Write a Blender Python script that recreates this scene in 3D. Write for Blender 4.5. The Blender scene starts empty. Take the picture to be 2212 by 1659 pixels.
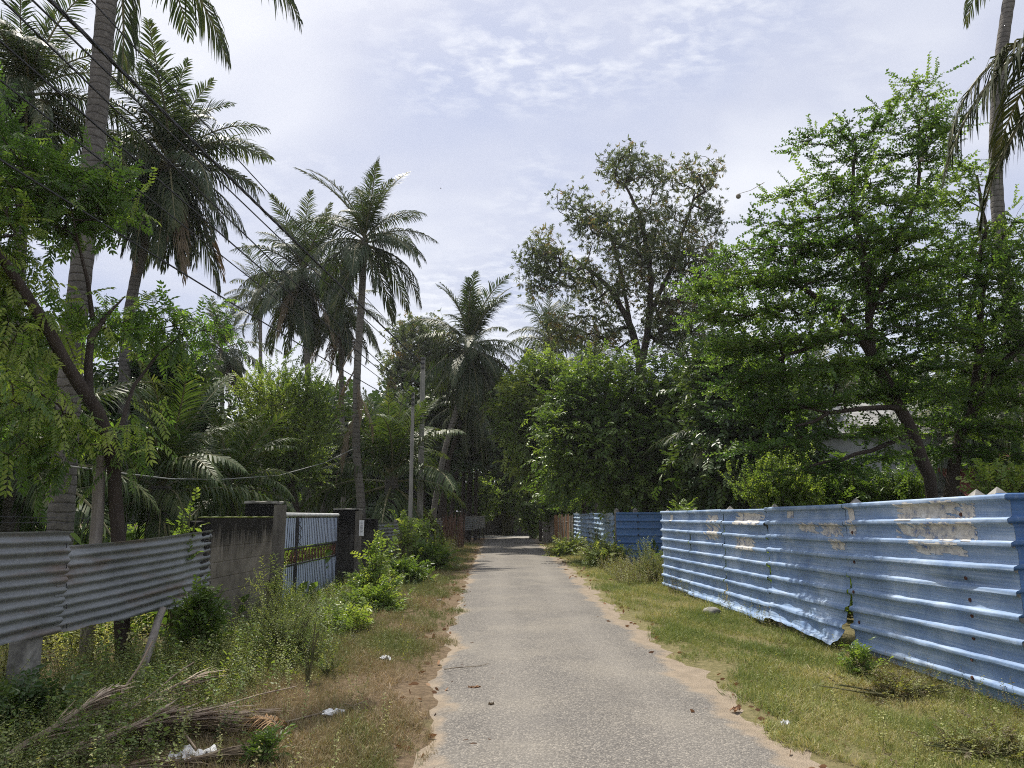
import bpy, math, random
import numpy as np
from math import radians as R, pi, sin, cos, atan, sqrt

SC = bpy.context.scene
COL = SC.collection

# ---------------------------------------------------------------- camera
F, CX, CY, HOR, CAMZ = 1600.0, 1106.0, 829.5, 1115.0, 1.6   # focal length etc. in 2212-wide picture units
PITCH = atan((HOR - CY) / F)
cam_data = bpy.data.cameras.new('camera')
cam_data.sensor_width = 36.0
cam_data.lens = 36.0 * F / 2212.0
cam_data.clip_start = 0.05
cam_data.clip_end = 3000
cam = bpy.data.objects.new('camera', cam_data)
cam.location = (0, 0, CAMZ)
cam.rotation_euler = (pi / 2 + PITCH, 0, 0)
COL.objects.link(cam)
SC.camera = cam

# ---------------------------------------------------------------- sky, sun, exposure
SUN_EL = R(61); SUN_AZ = R(-27)             # ahead of the camera and a little to the left
world = bpy.data.worlds.new('World'); SC.world = world
world.use_nodes = True
wn = world.node_tree; wn.nodes.clear()
def N(nt, typ, **kw):
    n = nt.nodes.new(typ)
    for k, v in kw.items():
        if k.startswith('i_'):
            key = k[2:]
            n.inputs[int(key) if key.isdigit() else key.replace('_', ' ')].default_value = v
        else:
            setattr(n, k, v)
    return n
def L(nt, a, b): nt.links.new(a, b)
def ramp(nt, fac, stops):
    r = N(nt, 'ShaderNodeValToRGB')
    e = r.color_ramp.elements
    while len(e) > len(stops): e.remove(e[-1])
    while len(e) < len(stops): e.new(0.5)
    for el, (p, c) in zip(e, stops):
        el.position = p
        el.color = tuple(c) + (1,) if hasattr(c, '__len__') else (c, c, c, 1)
    L(nt, fac, r.inputs[0])
    return r.outputs[0]
def mathn(nt, op, a, b=None, c=None, clamp=False):
    m = N(nt, 'ShaderNodeMath', operation=op, use_clamp=clamp)
    for i, x in enumerate((a, b, c)):
        if x is None: continue
        if hasattr(x, 'is_linked'): L(nt, x, m.inputs[i])
        else: m.inputs[i].default_value = x
    return m.outputs[0]
def mixc(nt, fac, a, b, blend='MIX'):
    m = N(nt, 'ShaderNodeMix', data_type='RGBA', blend_type=blend)
    for s, x in ((m.inputs[0], fac), (m.inputs[6], a), (m.inputs[7], b)):
        if hasattr(x, 'is_linked'): L(nt, x, s)
        elif hasattr(x, '__len__'): s.default_value = tuple(x)[:3] + (1,)
        else: s.default_value = x
    return m.outputs[2]
def noise(nt, vec, scale, detail=4, rough=0.55, dist=0.0):
    n = N(nt, 'ShaderNodeTexNoise')
    n.inputs['Scale'].default_value = scale; n.inputs['Detail'].default_value = detail
    n.inputs['Roughness'].default_value = rough; n.inputs['Distortion'].default_value = dist
    if vec is not None: L(nt, vec, n.inputs['Vector'])
    return n.outputs['Fac']
def mapping(nt, vec, scale=(1, 1, 1), loc=(0, 0, 0), rot=(0, 0, 0)):
    m = N(nt, 'ShaderNodeMapping')
    m.inputs['Scale'].default_value = scale; m.inputs['Location'].default_value = loc; m.inputs['Rotation'].default_value = rot
    L(nt, vec, m.inputs['Vector'])
    return m.outputs[0]

sky = N(wn, 'ShaderNodeTexSky', sky_type='NISHITA')
sky.sun_disc = False; sky.sun_elevation = SUN_EL; sky.sun_rotation = SUN_AZ
sky.dust_density = 2.5; sky.air_density = 1.2
tc = N(wn, 'ShaderNodeTexCoord')
sep = N(wn, 'ShaderNodeSeparateXYZ'); L(wn, tc.outputs['Generated'], sep.inputs[0])
zc = mathn(wn, 'ADD', mathn(wn, 'MAXIMUM', sep.outputs[2], 0.0), 0.22)
cmb = N(wn, 'ShaderNodeCombineXYZ')
L(wn, mathn(wn, 'DIVIDE', sep.outputs[0], zc), cmb.inputs[0])
L(wn, mathn(wn, 'DIVIDE', sep.outputs[1], zc), cmb.inputs[1])
veil = noise(wn, mapping(wn, cmb.outputs[0], (1, 1.3, 1), (3.1, 0.4, 0)), 1.3, 4, 0.5, 0.3)
patch = noise(wn, mapping(wn, cmb.outputs[0], (1, 1.2, 1), (0.9, 7.7, 0)), 1.15, 3, 0.5)
ripple = noise(wn, mapping(wn, cmb.outputs[0], (1.0, 1.7, 1), (5, 2, 0), (0, 0, 0.35)), 17, 5, 0.6, 0.2)
base_c = ramp(wn, veil, [(0.32, (0.37, 0.405, 0.53)), (0.47, (0.455, 0.476, 0.565)), (0.66, (0.62, 0.63, 0.67))])
rip_m = mathn(wn, 'MULTIPLY', ramp(wn, patch, [(0.45, 0.0), (0.60, 1.0)]), ramp(wn, ripple, [(0.44, 0.0), (0.66, 1.0)]))
cloud_c = mixc(wn, mathn(wn, 'MULTIPLY', rip_m, 0.80), base_c, (0.66, 0.67, 0.70))
scaled = N(wn, 'ShaderNodeVectorMath', operation='SCALE'); L(wn, cloud_c, scaled.inputs[0]); scaled.inputs['Scale'].default_value = 1 / 0.12
skymix = mixc(wn, 0.90, sky.outputs[0], scaled.outputs[0])
bg = N(wn, 'ShaderNodeBackground'); bg.inputs['Strength'].default_value = 0.12
L(wn, skymix, bg.inputs[0])
wo = N(wn, 'ShaderNodeOutputWorld'); L(wn, bg.outputs[0], wo.inputs[0])

sd = bpy.data.lights.new('sun', 'SUN'); sd.energy = 4.3; sd.angle = R(0.8); sd.color = (1.0, 0.94, 0.84)
sun = bpy.data.objects.new('sun', sd); COL.objects.link(sun)
sun.rotation_euler = (pi / 2 - SUN_EL, 0, -SUN_AZ + pi)   # light travels from ahead-left towards the camera
sun.location = (-20, 40, 60)

SC.view_settings.view_transform = 'Standard'
SC.view_settings.look = 'None'
SC.view_settings.exposure = 0.58
SC.view_settings.gamma = 1.0
SC.view_settings.use_curve_mapping = False
cy = SC.cycles
cy.filter_width = 1.05; cy.use_denoising = False      # a little sensor-like grain keeps leaf detail
cy.max_bounces = 7; cy.diffuse_bounces = 4; cy.glossy_bounces = 2; cy.transmission_bounces = 4
cy.transparent_max_bounces = 4; cy.caustics_reflective = False; cy.caustics_refractive = False

# ---------------------------------------------------------------- picture point -> place
def ray(u, v):
    return np.array([u - CX, F * cos(PITCH) + (v - CY) * sin(PITCH), F * sin(PITCH) - (v - CY) * cos(PITCH)])
def at(u, v, Y):
    d = ray(u, v); return np.array([0, 0, CAMZ]) + d * (Y / d[1])
def gp(u, v, z=0.0):
    d = ray(u, v); return np.array([0, 0, CAMZ]) + d * ((z - CAMZ) / d[2])
def arr(*p): return np.array(p, float)
def nrm(v):
    v = np.asarray(v, float)
    return v / (np.linalg.norm(v, axis=-1, keepdims=True) + 1e-9)

# ---------------------------------------------------------------- helpers: tags, empties, meshes
def tag(o, label=None, cat=None, group=None, kind=None):
    if label: o['label'] = label
    if cat: o['category'] = cat
    if group: o['group'] = group
    if kind: o['kind'] = kind
    return o
def empty(name, loc, label=None, cat=None, group=None):
    o = bpy.data.objects.new(name, None); COL.objects.link(o)
    o.location = tuple(float(x) for x in loc); o.empty_display_size = 0.2
    return tag(o, label, cat, group)

class MB:
    """collects geometry (world coordinates) and links it as ONE mesh object"""
    def __init__(s): s.V = []; s.F = []; s.r = []; s.m = []; s.n = 0
    def add(s, V, Fc, rnd=0.5, mat=0):
        V = np.asarray(V, float).reshape(-1, 3); Fc = np.asarray(Fc, np.int64)
        if len(Fc) == 0: return
        s.V.append(V); s.F.append(Fc + s.n); s.n += len(V)
        s.r.append(np.broadcast_to(np.asarray(rnd, float), (len(Fc),)).copy())
        s.m.append(np.broadcast_to(np.asarray(mat, int), (len(Fc),)).copy())
    def mesh(s, name, mats, off=(0, 0, 0), smooth=False, vattr=None):
        V = np.concatenate(s.V) - np.asarray(off, float)
        me = bpy.data.meshes.new(name)
        me.vertices.add(len(V)); me.vertices.foreach_set('co', V.astype(np.float32).ravel())
        tot = np.concatenate([np.full(len(f), f.shape[1]) for f in s.F])
        loops = np.concatenate([f.ravel() for f in s.F])
        st = np.concatenate([[0], np.cumsum(tot)[:-1]])
        me.loops.add(len(loops)); me.loops.foreach_set('vertex_index', loops.astype(np.int32))
        me.polygons.add(len(tot)); me.polygons.foreach_set('loop_start', st.astype(np.int32))
        me.polygons.foreach_set('material_index', np.concatenate(s.m).astype(np.int32))
        me.polygons.foreach_set('use_smooth', np.full(len(tot), smooth))
        me.update(calc_edges=True)
        a = me.attributes.new('rnd', 'FLOAT', 'FACE'); a.data.foreach_set('value', np.concatenate(s.r).astype(np.float32))
        if vattr:
            for k, val in vattr.items():
                a = me.attributes.new(k, 'FLOAT', 'POINT'); a.data.foreach_set('value', np.asarray(val, np.float32))
        for m in (mats if isinstance(mats, (list, tuple)) else [mats]): me.materials.append(m)
        return me
    def build(s, name, mats, parent=None, origin=None, smooth=False, vattr=None):
        off = np.zeros(3)
        if parent is not None:
            p = parent
            while p is not None: off += np.array(p.location); p = p.parent
        if origin is not None: off = np.asarray(origin, float)
        me = s.mesh(name, mats, off, smooth, vattr)
        o = bpy.data.objects.new(name, me); COL.objects.link(o)
        if parent is not None: o.parent = parent
        elif origin is not None: o.location = tuple(off)
        return o
    # --- shapes
    def tube(s, P, r, sides=6, rnd=0.5, mat=0, cap=True):
        P = np.asarray(P, float); n = len(P); r = np.broadcast_to(np.asarray(r, float), (n,))
        T = np.gradient(P, axis=0); T = nrm(T)
        ref = np.array([0.0, 0, 1]) if abs(T[:, 2]).mean() < 0.8 else np.array([1.0, 0, 0])
        A = nrm(np.cross(T, ref)); B = np.cross(T, A)
        th = np.arange(sides) * 2 * pi / sides
        V = P[:, None] + r[:, None, None] * (np.cos(th)[None, :, None] * A[:, None] + np.sin(th)[None, :, None] * B[:, None])
        i = np.arange(n - 1)[:, None] * sides; j = np.arange(sides)[None]; j2 = (j + 1) % sides
        Q = np.stack([i + j, i + j2, i + sides + j2, i + sides + j], -1).reshape(-1, 4)
        s.add(V.reshape(-1, 3), Q, rnd, mat)
        if cap:
            for k in (0, n - 1):
                s.add(V[k], [list(range(sides)) if k else list(range(sides))[::-1]], rnd, mat)
    def grid(s, Pt, rnd=0.5, mat=0, keep=None):
        Pt = np.asarray(Pt, float); a, b = Pt.shape[:2]
        i = np.arange(a - 1)[:, None] * b; j = np.arange(b - 1)[None]
        Q = np.stack([i + j, i + j + 1, i + b + j + 1, i + b + j], -1).reshape(-1, 4)
        if keep is not None: Q = Q[keep.ravel()]
        s.add(Pt.reshape(-1, 3), Q, rnd, mat)
    def box(s, c, size, rz=0.0, rnd=0.5, mat=0, div=1, disp=0.0, seed=0, taper=1.0):
        """box standing on c (base centre); subdivided and roughened when disp > 0"""
        sx, sy, sz = size
        def face(o, a, b, na, nb):
            ta = np.linspace(0, 1, na + 1)[:, None, None]; tb = np.linspace(0, 1, nb + 1)[None, :, None]
            return arr(*o) + ta * arr(*a) + tb * arr(*b)
        n = lambda L_: max(1, int(round(div * L_))) if div > 1 else 1
        hx, hy = sx / 2, sy / 2
        fs = [face((-hx, -hy, 0), (sx, 0, 0), (0, 0, sz), n(sx), n(sz)), face((hx, hy, 0), (-sx, 0, 0), (0, 0, sz), n(sx), n(sz)),
              face((hx, -hy, 0), (0, sy, 0), (0, 0, sz), n(sy), n(sz)), face((-hx, hy, 0), (0, -sy, 0), (0, 0, sz), n(sy), n(sz)),
              face((-hx, -hy, sz), (sx, 0, 0), (0, sy, 0), n(sx), n(sy)), face((-hx, hy, 0), (sx, 0, 0), (0, -sy, 0), n(sx), n(sy))]
        for P in fs:
            P = P.copy()
            if disp:
                k = np.stack([np.sin(P @ arr(9.1, 5.3, 7.7) * (i + 1.3) + seed + i) * np.sin(P @ arr(-4.2, 8.8, 11.3) * (i + 1) + i * 2 + seed) for i in range(3)], -1)
                P = P + disp * k
            if taper != 1.0:
                t = 1 + (taper - 1) * P[..., 2:3] / sz
                P = np.concatenate([P[..., :2] * t, P[..., 2:3]], -1)
            c_, s_ = cos(rz), sin(rz)
            Q = np.stack([P[..., 0] * c_ - P[..., 1] * s_ + c[0], P[..., 0] * s_ + P[..., 1] * c_ + c[1], P[..., 2] + c[2]], -1)
            s.grid(Q, rnd, mat)
    def scatter(s, proto, P, D, U=None, scale=1.0, rng=None, roll=0.0, rnd=None, jit=0.12):
        """copies of a proto (V, F, r, m): local X along D, local Z near U"""
        V, Fc, pr, pm = proto; n = len(P)
        if n == 0: return
        D = nrm(D)
        if U is None: U = np.tile(arr(0, 0, 1.0), (n, 1))
        Y = np.cross(U, D); bad = np.linalg.norm(Y, axis=1) < 0.05
        Y[bad] = np.cross(np.tile(arr(1.0, 0.3, 0), (bad.sum(), 1)), D[bad]) if bad.any() else Y[bad]
        Y = nrm(Y); Z = np.cross(D, Y)
        if roll:
            a = rng.normal(0, roll, n)[:, None]
            Y, Z = Y * np.cos(a) + Z * np.sin(a), Z * np.cos(a) - Y * np.sin(a)
        sc = np.broadcast_to(np.asarray(scale, float), (n,))[:, None, None]
        W = (V[None, :, 0:1] * D[:, None] + V[None, :, 1:2] * Y[:, None] + V[None, :, 2:3] * Z[:, None]) * sc + P[:, None]
        k = len(V)
        FF = (Fc[None] + (np.arange(n) * k)[:, None, None]).reshape(-1, Fc.shape[1])
        base = rng.random(n) if rnd is None else np.broadcast_to(np.asarray(rnd, float), (n,))
        rr = np.clip(base[:, None] + (pr[None] - 0.5) * 2 * jit, 0, 1)
        s.add(W.reshape(-1, 3), FF, rr.ravel(), np.tile(pm, n))

class Proto(MB):
    def leaf(s, base, d, nr, Ln, W, rnd=0.5, mat=0, bend=0.15, fold=0.25, wide=0.45):
        base = arr(*base); d = nrm(d); side = nrm(np.cross(nr, d)); up = np.cross(d, side)
        q = lambda a, b, z: base + d * Ln * a + side * W * b + up * Ln * z
        V = [base, q(wide * 0.55, 0.42, fold * .3 * W / Ln), q(wide * 1.35, 0.46, (fold * .3 * W / Ln) - bend * .35), q(1, 0, -bend), q(wide * 1.35, -0.46, (fold * .3 * W / Ln) - bend * .35), q(wide * 0.55, -0.42, fold * .3 * W / Ln)]
        s.add(V, [[0, 3, 2, 1], [0, 5, 4, 3]], rnd, mat)
    def stem(s, a, b, w, mat=1, rnd=0.5):
        a = arr(*a); b = arr(*b); d = nrm(b - a)
        s1 = nrm(np.cross(d, arr(0.13, 0.2, 1.0))) * w / 2; s2 = np.cross(d, s1)
        s.add([a - s1, a + s1, b + s1 * .5, b - s1 * .5], [[0, 1, 2, 3]], rnd, mat)
        s.add([a - s2, a + s2, b + s2 * .5, b - s2 * .5], [[0, 1, 2, 3]], rnd, mat)
    def done(s):
        return (np.concatenate(s.V), np.concatenate(s.F), np.concatenate(s.r), np.concatenate(s.m))

# ---------------------------------------------------------------- materials
def new_mat(name):
    m = bpy.data.materials.new(name); m.use_nodes = True
    nt = m.node_tree; nt.nodes.clear()
    out = N(nt, 'ShaderNodeOutputMaterial')
    return m, nt, out
def bump(nt, h, strength=0.5, dist=0.02):
    b = N(nt, 'ShaderNodeBump'); b.inputs['Strength'].default_value = strength; b.inputs['Distance'].default_value = dist
    L(nt, h, b.inputs['Height']); return b.outputs[0]
def principled(nt, out, color, rough=0.7, metal=0.0, spec=0.5, normal=None):
    p = N(nt, 'ShaderNodeBsdfPrincipled')
    for k, x in (('Base Color', color), ('Roughness', rough), ('Metallic', metal), ('Specular IOR Level', spec)):
        if hasattr(x, 'is_linked'): L(nt, x, p.inputs[k])
        elif hasattr(x, '__len__'): p.inputs[k].default_value = tuple(x) + (1,)
        else: p.inputs[k].default_value = x
    if normal is not None: L(nt, normal, p.inputs['Normal'])
    if out is not None: L(nt, p.outputs[0], out.inputs[0])
    return p
def leaf_mat(name, stops, trans=0.35, rough=0.42, warm=(1.5, 1.45, 0.6), spec=0.45):
    m, nt, out = new_mat(name)
    at_ = N(nt, 'ShaderNodeAttribute', attribute_name='rnd')
    oi = N(nt, 'ShaderNodeObjectInfo')
    geo = N(nt, 'ShaderNodeNewGeometry')
    nz = noise(nt, geo.outputs['Position'], 0.9, 2)
    f = mathn(nt, 'ADD', at_.outputs['Fac'], mathn(nt, 'MULTIPLY', mathn(nt, 'SUBTRACT', nz, 0.5), 0.7))
    f = mathn(nt, 'ADD', f, mathn(nt, 'MULTIPLY', mathn(nt, 'SUBTRACT', oi.outputs['Random'], 0.5), 0.25), clamp=True)
    c = ramp(nt, f, stops)
    p = principled(nt, None, c, rough, 0, spec)
    tr = N(nt, 'ShaderNodeBsdfTranslucent')
    L(nt, mixc(nt, 1.0, c, warm, 'MULTIPLY'), tr.inputs[0])
    mx = N(nt, 'ShaderNodeMixShader'); mx.inputs[0].default_value = trans
    L(nt, p.outputs[0], mx.inputs[1]); L(nt, tr.outputs[0], mx.inputs[2]); L(nt, mx.outputs[0], out.inputs[0])
    return m
def bark_mat(name, c0, c1, scale=9, stretch=0.25, ring=0):
    m, nt, out = new_mat(name)
    geo = N(nt, 'ShaderNodeNewGeometry')
    v = mapping(nt, geo.outputs['Position'], (1, 1, stretch))
    n1 = noise(nt, v, scale, 6, 0.65); n2 = noise(nt, geo.outputs['Position'], 1.7, 3)
    f = mathn(nt, 'ADD', mathn(nt, 'MULTIPLY', n1, 0.65), mathn(nt, 'MULTIPLY', n2, 0.35))
    h = n1
    if ring:
        sp = N(nt, 'ShaderNodeSeparateXYZ'); L(nt, geo.outputs['Position'], sp.inputs[0])
        zz = mathn(nt, 'ADD', sp.outputs[2], mathn(nt, 'MULTIPLY', n2, 0.16))
        saw = mathn(nt, 'FRACT', mathn(nt, 'MULTIPLY', zz, ring))
        edge = ramp(nt, saw, [(0.0, 0.0), (0.16, 0.85), (0.9, 1.0), (1.0, 0.0)])
        f = mathn(nt, 'MULTIPLY', f, mathn(nt, 'ADD', mathn(nt, 'MULTIPLY', edge, 0.3), 0.72))
        h = mathn(nt, 'ADD', mathn(nt, 'MULTIPLY', edge, 0.6), mathn(nt, 'MULTIPLY', n1, 0.5))
    c = ramp(nt, f, [(0.28, c0), (0.68, c1)])
    principled(nt, out, c, 0.9, 0, 0.2, bump(nt, h, 0.8, 0.03))
    return m
def plain_mat(name, c0, c1, scale=8, rough=0.8, metal=0.0, bmp=0.3, stretch=(1, 1, 1), lo=0.35, hi=0.65):
    m, nt, out = new_mat(name)
    geo = N(nt, 'ShaderNodeNewGeometry')
    n1 = noise(nt, mapping(nt, geo.outputs['Position'], stretch), scale, 6, 0.6)
    c = ramp(nt, n1, [(lo, c0), (hi, c1)])
    principled(nt, out, c, rough, metal, 0.4, bump(nt, n1, bmp, 0.01) if bmp else None)
    return m

M = {}
M['neem'] = leaf_mat('neem leaf', [(0, (0.06, 0.1104, 0.0312)), (0.5, (0.132, 0.2064, 0.0528)), (1, (0.348, 0.396, 0.102))], 0.52, 0.42, (1.25, 1.5, 0.6))
M['palm'] = leaf_mat('palm leaf', [(0, (0.026, 0.046, 0.018)), (0.55, (0.048, 0.075, 0.030)), (1, (0.13, 0.14, 0.055))], 0.26, 0.52, (1.3, 1.35, 0.55), 0.32)
M['palm_young'] = leaf_mat('young palm leaf', [(0, (0.034, 0.06375, 0.0187)), (0.5, (0.06375, 0.102, 0.0306)), (1, (0.1445, 0.1615, 0.0595))], 0.32, 0.5, (1.3, 1.35, 0.5), 0.35)
M['palm_dead'] = leaf_mat('dry palm leaf', [(0, (0.10, 0.075, 0.045)), (0.5, (0.20, 0.155, 0.10)), (1, (0.33, 0.27, 0.19))], 0.15, 0.7, (1.2, 1.0, 0.7), 0.3)
M['frond_tan'] = leaf_mat('tan fallen frond', [(0, (0.13, 0.09, 0.065)), (0.5, (0.29, 0.225, 0.165)), (1, (0.54, 0.45, 0.35))], 0.12, 0.65, (1.2, 1.0, 0.7), 0.3)
M['frond_orange'] = leaf_mat('orange dry frond', [(0, (0.38, 0.22, 0.10)), (0.5, (0.52, 0.33, 0.16)), (1, (0.68, 0.48, 0.28))], 0.15, 0.6, (1.2, 1.0, 0.7), 0.3)
M['palm_backlit'] = leaf_mat('backlit dark palm leaf', [(0, (0.018, 0.026, 0.010)), (0.55, (0.034, 0.045, 0.018)), (1, (0.08, 0.08, 0.035))], 0.15, 0.8, (1.3, 1.3, 0.55), 0.1)  # darker, duller palm leaf; backlit shade is put into its colour
M['rachis'] = plain_mat('palm stalk', (0.10, 0.10, 0.045), (0.22, 0.20, 0.10), 6, 0.6)
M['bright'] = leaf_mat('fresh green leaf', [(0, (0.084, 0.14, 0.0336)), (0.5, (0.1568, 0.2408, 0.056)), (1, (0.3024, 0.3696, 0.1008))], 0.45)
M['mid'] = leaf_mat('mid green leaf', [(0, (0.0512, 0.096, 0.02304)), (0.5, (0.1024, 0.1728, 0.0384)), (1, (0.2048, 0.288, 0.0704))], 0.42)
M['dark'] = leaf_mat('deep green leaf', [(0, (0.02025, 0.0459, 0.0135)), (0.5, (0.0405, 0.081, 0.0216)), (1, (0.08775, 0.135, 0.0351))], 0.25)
M['airy'] = leaf_mat('grey green leaf', [(0, (0.07, 0.105, 0.038)), (0.6, (0.125, 0.165, 0.065)), (0.93, (0.20, 0.22, 0.095)), (1, (0.28, 0.19, 0.08))], 0.40, 0.36, (1.3, 1.25, 0.75), 0.6)
M['spray'] = leaf_mat('small round leaf', [(0, (0.03622, 0.07728, 0.01955)), (0.5, (0.07644, 0.1468, 0.03324)), (1, (0.1771, 0.2656, 0.06354))], 0.50, 0.4, (1.4, 1.4, 0.65))
M['weed'] = leaf_mat('weed leaf', [(0, (0.07, 0.115, 0.035)), (0.5, (0.17, 0.225, 0.07)), (1, (0.37, 0.39, 0.16))], 0.40, 0.5)
M['weed_sunlit'] = leaf_mat('sun-brightened weed leaf', [(0, (0.14, 0.18, 0.06)), (0.5, (0.27, 0.31, 0.12)), (1, (0.46, 0.46, 0.22))], 0.42, 0.55)  # lighter weed copy; sunlight is put into the leaf colour
M['weed_dry'] = leaf_mat('drying weed', [(0, (0.06, 0.04, 0.025)), (0.35, (0.15, 0.12, 0.055)), (0.65, (0.21, 0.24, 0.075)), (1, (0.36, 0.36, 0.14))], 0.32, 0.6)
M['grass'] = leaf_mat('verge grass', [(0, (0.13, 0.18, 0.055)), (0.4, (0.22, 0.26, 0.085)), (0.75, (0.35, 0.34, 0.15)), (1, (0.50, 0.43, 0.26))], 0.3, 0.6, (1.2, 1.15, 0.6), 0.2)
M['grass_dry'] = leaf_mat('dry verge grass', [(0, (0.15, 0.18, 0.06)), (0.35, (0.24, 0.205, 0.105)), (0.7, (0.32, 0.245, 0.155)), (1, (0.46, 0.37, 0.26))], 0.2, 0.7, (1.2, 1.1, 0.7), 0.2)
M['litter'] = leaf_mat('dead leaf', [(0, (0.13, 0.065, 0.035)), (0.5, (0.27, 0.15, 0.08)), (1, (0.45, 0.30, 0.18))], 0.12, 0.7, (1.2, 1, .7), 0.3)
M['banana'] = leaf_mat('banana leaf', [(0, (0.09, 0.17, 0.03)), (1, (0.26, 0.38, 0.07))], 0.45, 0.35)
M['stem'] = plain_mat('green stem', (0.05, 0.06, 0.02), (0.14, 0.13, 0.06), 8, 0.8)
M['twig'] = plain_mat('dry twig', (0.12, 0.09, 0.06), (0.30, 0.25, 0.18), 8, 0.85)
M['palm_bark'] = bark_mat('palm bark', (0.055, 0.051, 0.046), (0.20, 0.185, 0.165), 14, 1.0, ring=7.5)
M['palm_bark_far'] = bark_mat('slender palm bark', (0.075, 0.068, 0.06), (0.24, 0.22, 0.19), 14, 1.0, ring=5)
M['bark'] = bark_mat('brown bark', (0.05, 0.036, 0.026), (0.17, 0.13, 0.10), 22, 0.22)
M['bark_dark'] = bark_mat('dark bark', (0.02, 0.016, 0.013), (0.072, 0.057, 0.046), 20, 0.22)  # very low tone: backlit shade of the trunks put into the bark
M['wood_pole'] = bark_mat('weathered timber', (0.12, 0.10, 0.085), (0.34, 0.31, 0.27), 22, 0.15)
M['dark_post'] = bark_mat('stained post', (0.055, 0.05, 0.043), (0.19, 0.175, 0.15), 16, 0.2)
M['concrete'] = plain_mat('aged concrete', (0.13, 0.125, 0.115), (0.34, 0.33, 0.30), 9, 0.9, bmp=0.4)
M['pole_concrete'] = plain_mat('pole concrete', (0.19, 0.185, 0.165), (0.36, 0.345, 0.31), 7, 0.9, bmp=0.3, stretch=(1, 1, .2))
M['cable'] = plain_mat('black cable', (0.018, 0.018, 0.02), (0.035, 0.035, 0.04), 8, 0.6)
M['cable_grey'] = plain_mat('grey cable', (0.15, 0.16, 0.15), (0.28, 0.28, 0.26), 8, 0.6)
M['black_iron'] = plain_mat('black iron', (0.012, 0.013, 0.016), (0.04, 0.04, 0.045), 12, 0.6)
M['rust'] = plain_mat('rusted iron', (0.05, 0.02, 0.015), (0.13, 0.055, 0.035), 25, 0.85)
M['white_paper'] = plain_mat('white paper', (0.70, 0.70, 0.69), (0.82, 0.82, 0.80), 15, 0.8)
M['ink'] = plain_mat('grey print', (0.16, 0.16, 0.18), (0.30, 0.30, 0.32), 30, 0.8)
M['rope'] = plain_mat('old paint', (0.40, 0.42, 0.42), (0.6, 0.6, 0.58), 10, 0.7)
M['nut'] = plain_mat('coconut husk', (0.10, 0.085, 0.035), (0.22, 0.19, 0.08), 7, 0.6)
M['fruit'] = plain_mat('woody fruit', (0.16, 0.14, 0.11), (0.33, 0.30, 0.25), 20, 0.8)
M['plank_a'] = bark_mat('grey plank', (0.10, 0.085, 0.07), (0.34, 0.30, 0.26), 18, 0.08)
M['plank_b'] = bark_mat('brown plank', (0.16, 0.08, 0.04), (0.36, 0.21, 0.12), 18, 0.08)
M['sticks'] = bark_mat('brown sticks', (0.07, 0.04, 0.03), (0.25, 0.16, 0.12), 14, 0.2)
M['white_wall'] = plain_mat('whitewashed wall', (0.22, 0.23, 0.235), (0.46, 0.47, 0.48), 1.4, 0.9, bmp=0.1)
M['tile'] = plain_mat('red roof tile', (0.16, 0.055, 0.04), (0.33, 0.12, 0.085), 6, 0.85)
M['dark_void'] = plain_mat('dark timber and void shade', (0.014, 0.013, 0.012), (0.04, 0.036, 0.03), 5, 0.9)  # on house walls and windows the inner shade is put into this colour
M['asb_dark'] = plain_mat('dark awning sheet', (0.05, 0.05, 0.048), (0.13, 0.13, 0.125), 3, 0.85)  # darker sheet tone for the awning
M['asb'] = plain_mat('asbestos sheet', (0.15, 0.15, 0.145), (0.33, 0.33, 0.32), 3, 0.85)

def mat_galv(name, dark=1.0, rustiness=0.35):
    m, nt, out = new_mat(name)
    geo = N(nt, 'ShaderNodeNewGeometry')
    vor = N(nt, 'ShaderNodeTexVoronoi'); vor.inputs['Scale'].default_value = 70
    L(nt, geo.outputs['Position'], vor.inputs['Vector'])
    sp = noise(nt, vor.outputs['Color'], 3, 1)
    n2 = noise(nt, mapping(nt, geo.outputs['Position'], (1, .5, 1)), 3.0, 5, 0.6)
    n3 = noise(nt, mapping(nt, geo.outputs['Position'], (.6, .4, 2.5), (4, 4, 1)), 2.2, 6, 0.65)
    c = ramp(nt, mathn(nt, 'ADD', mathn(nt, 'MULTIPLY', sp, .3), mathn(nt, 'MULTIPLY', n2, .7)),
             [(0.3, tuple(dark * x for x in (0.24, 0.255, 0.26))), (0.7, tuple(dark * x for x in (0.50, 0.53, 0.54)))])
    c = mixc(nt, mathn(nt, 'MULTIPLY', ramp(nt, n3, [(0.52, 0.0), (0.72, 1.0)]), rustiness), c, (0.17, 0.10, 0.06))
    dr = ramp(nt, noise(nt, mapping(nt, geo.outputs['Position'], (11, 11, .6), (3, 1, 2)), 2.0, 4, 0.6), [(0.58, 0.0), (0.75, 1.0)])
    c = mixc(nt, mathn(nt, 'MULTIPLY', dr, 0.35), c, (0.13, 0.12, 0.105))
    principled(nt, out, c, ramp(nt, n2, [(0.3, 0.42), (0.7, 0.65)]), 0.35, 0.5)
    return m
M['galv'] = mat_galv('galvanised sheet', 0.60, 0.85)
M['galv_dark'] = mat_galv('dull galvanised sheet', 0.5, 0.7)

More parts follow.
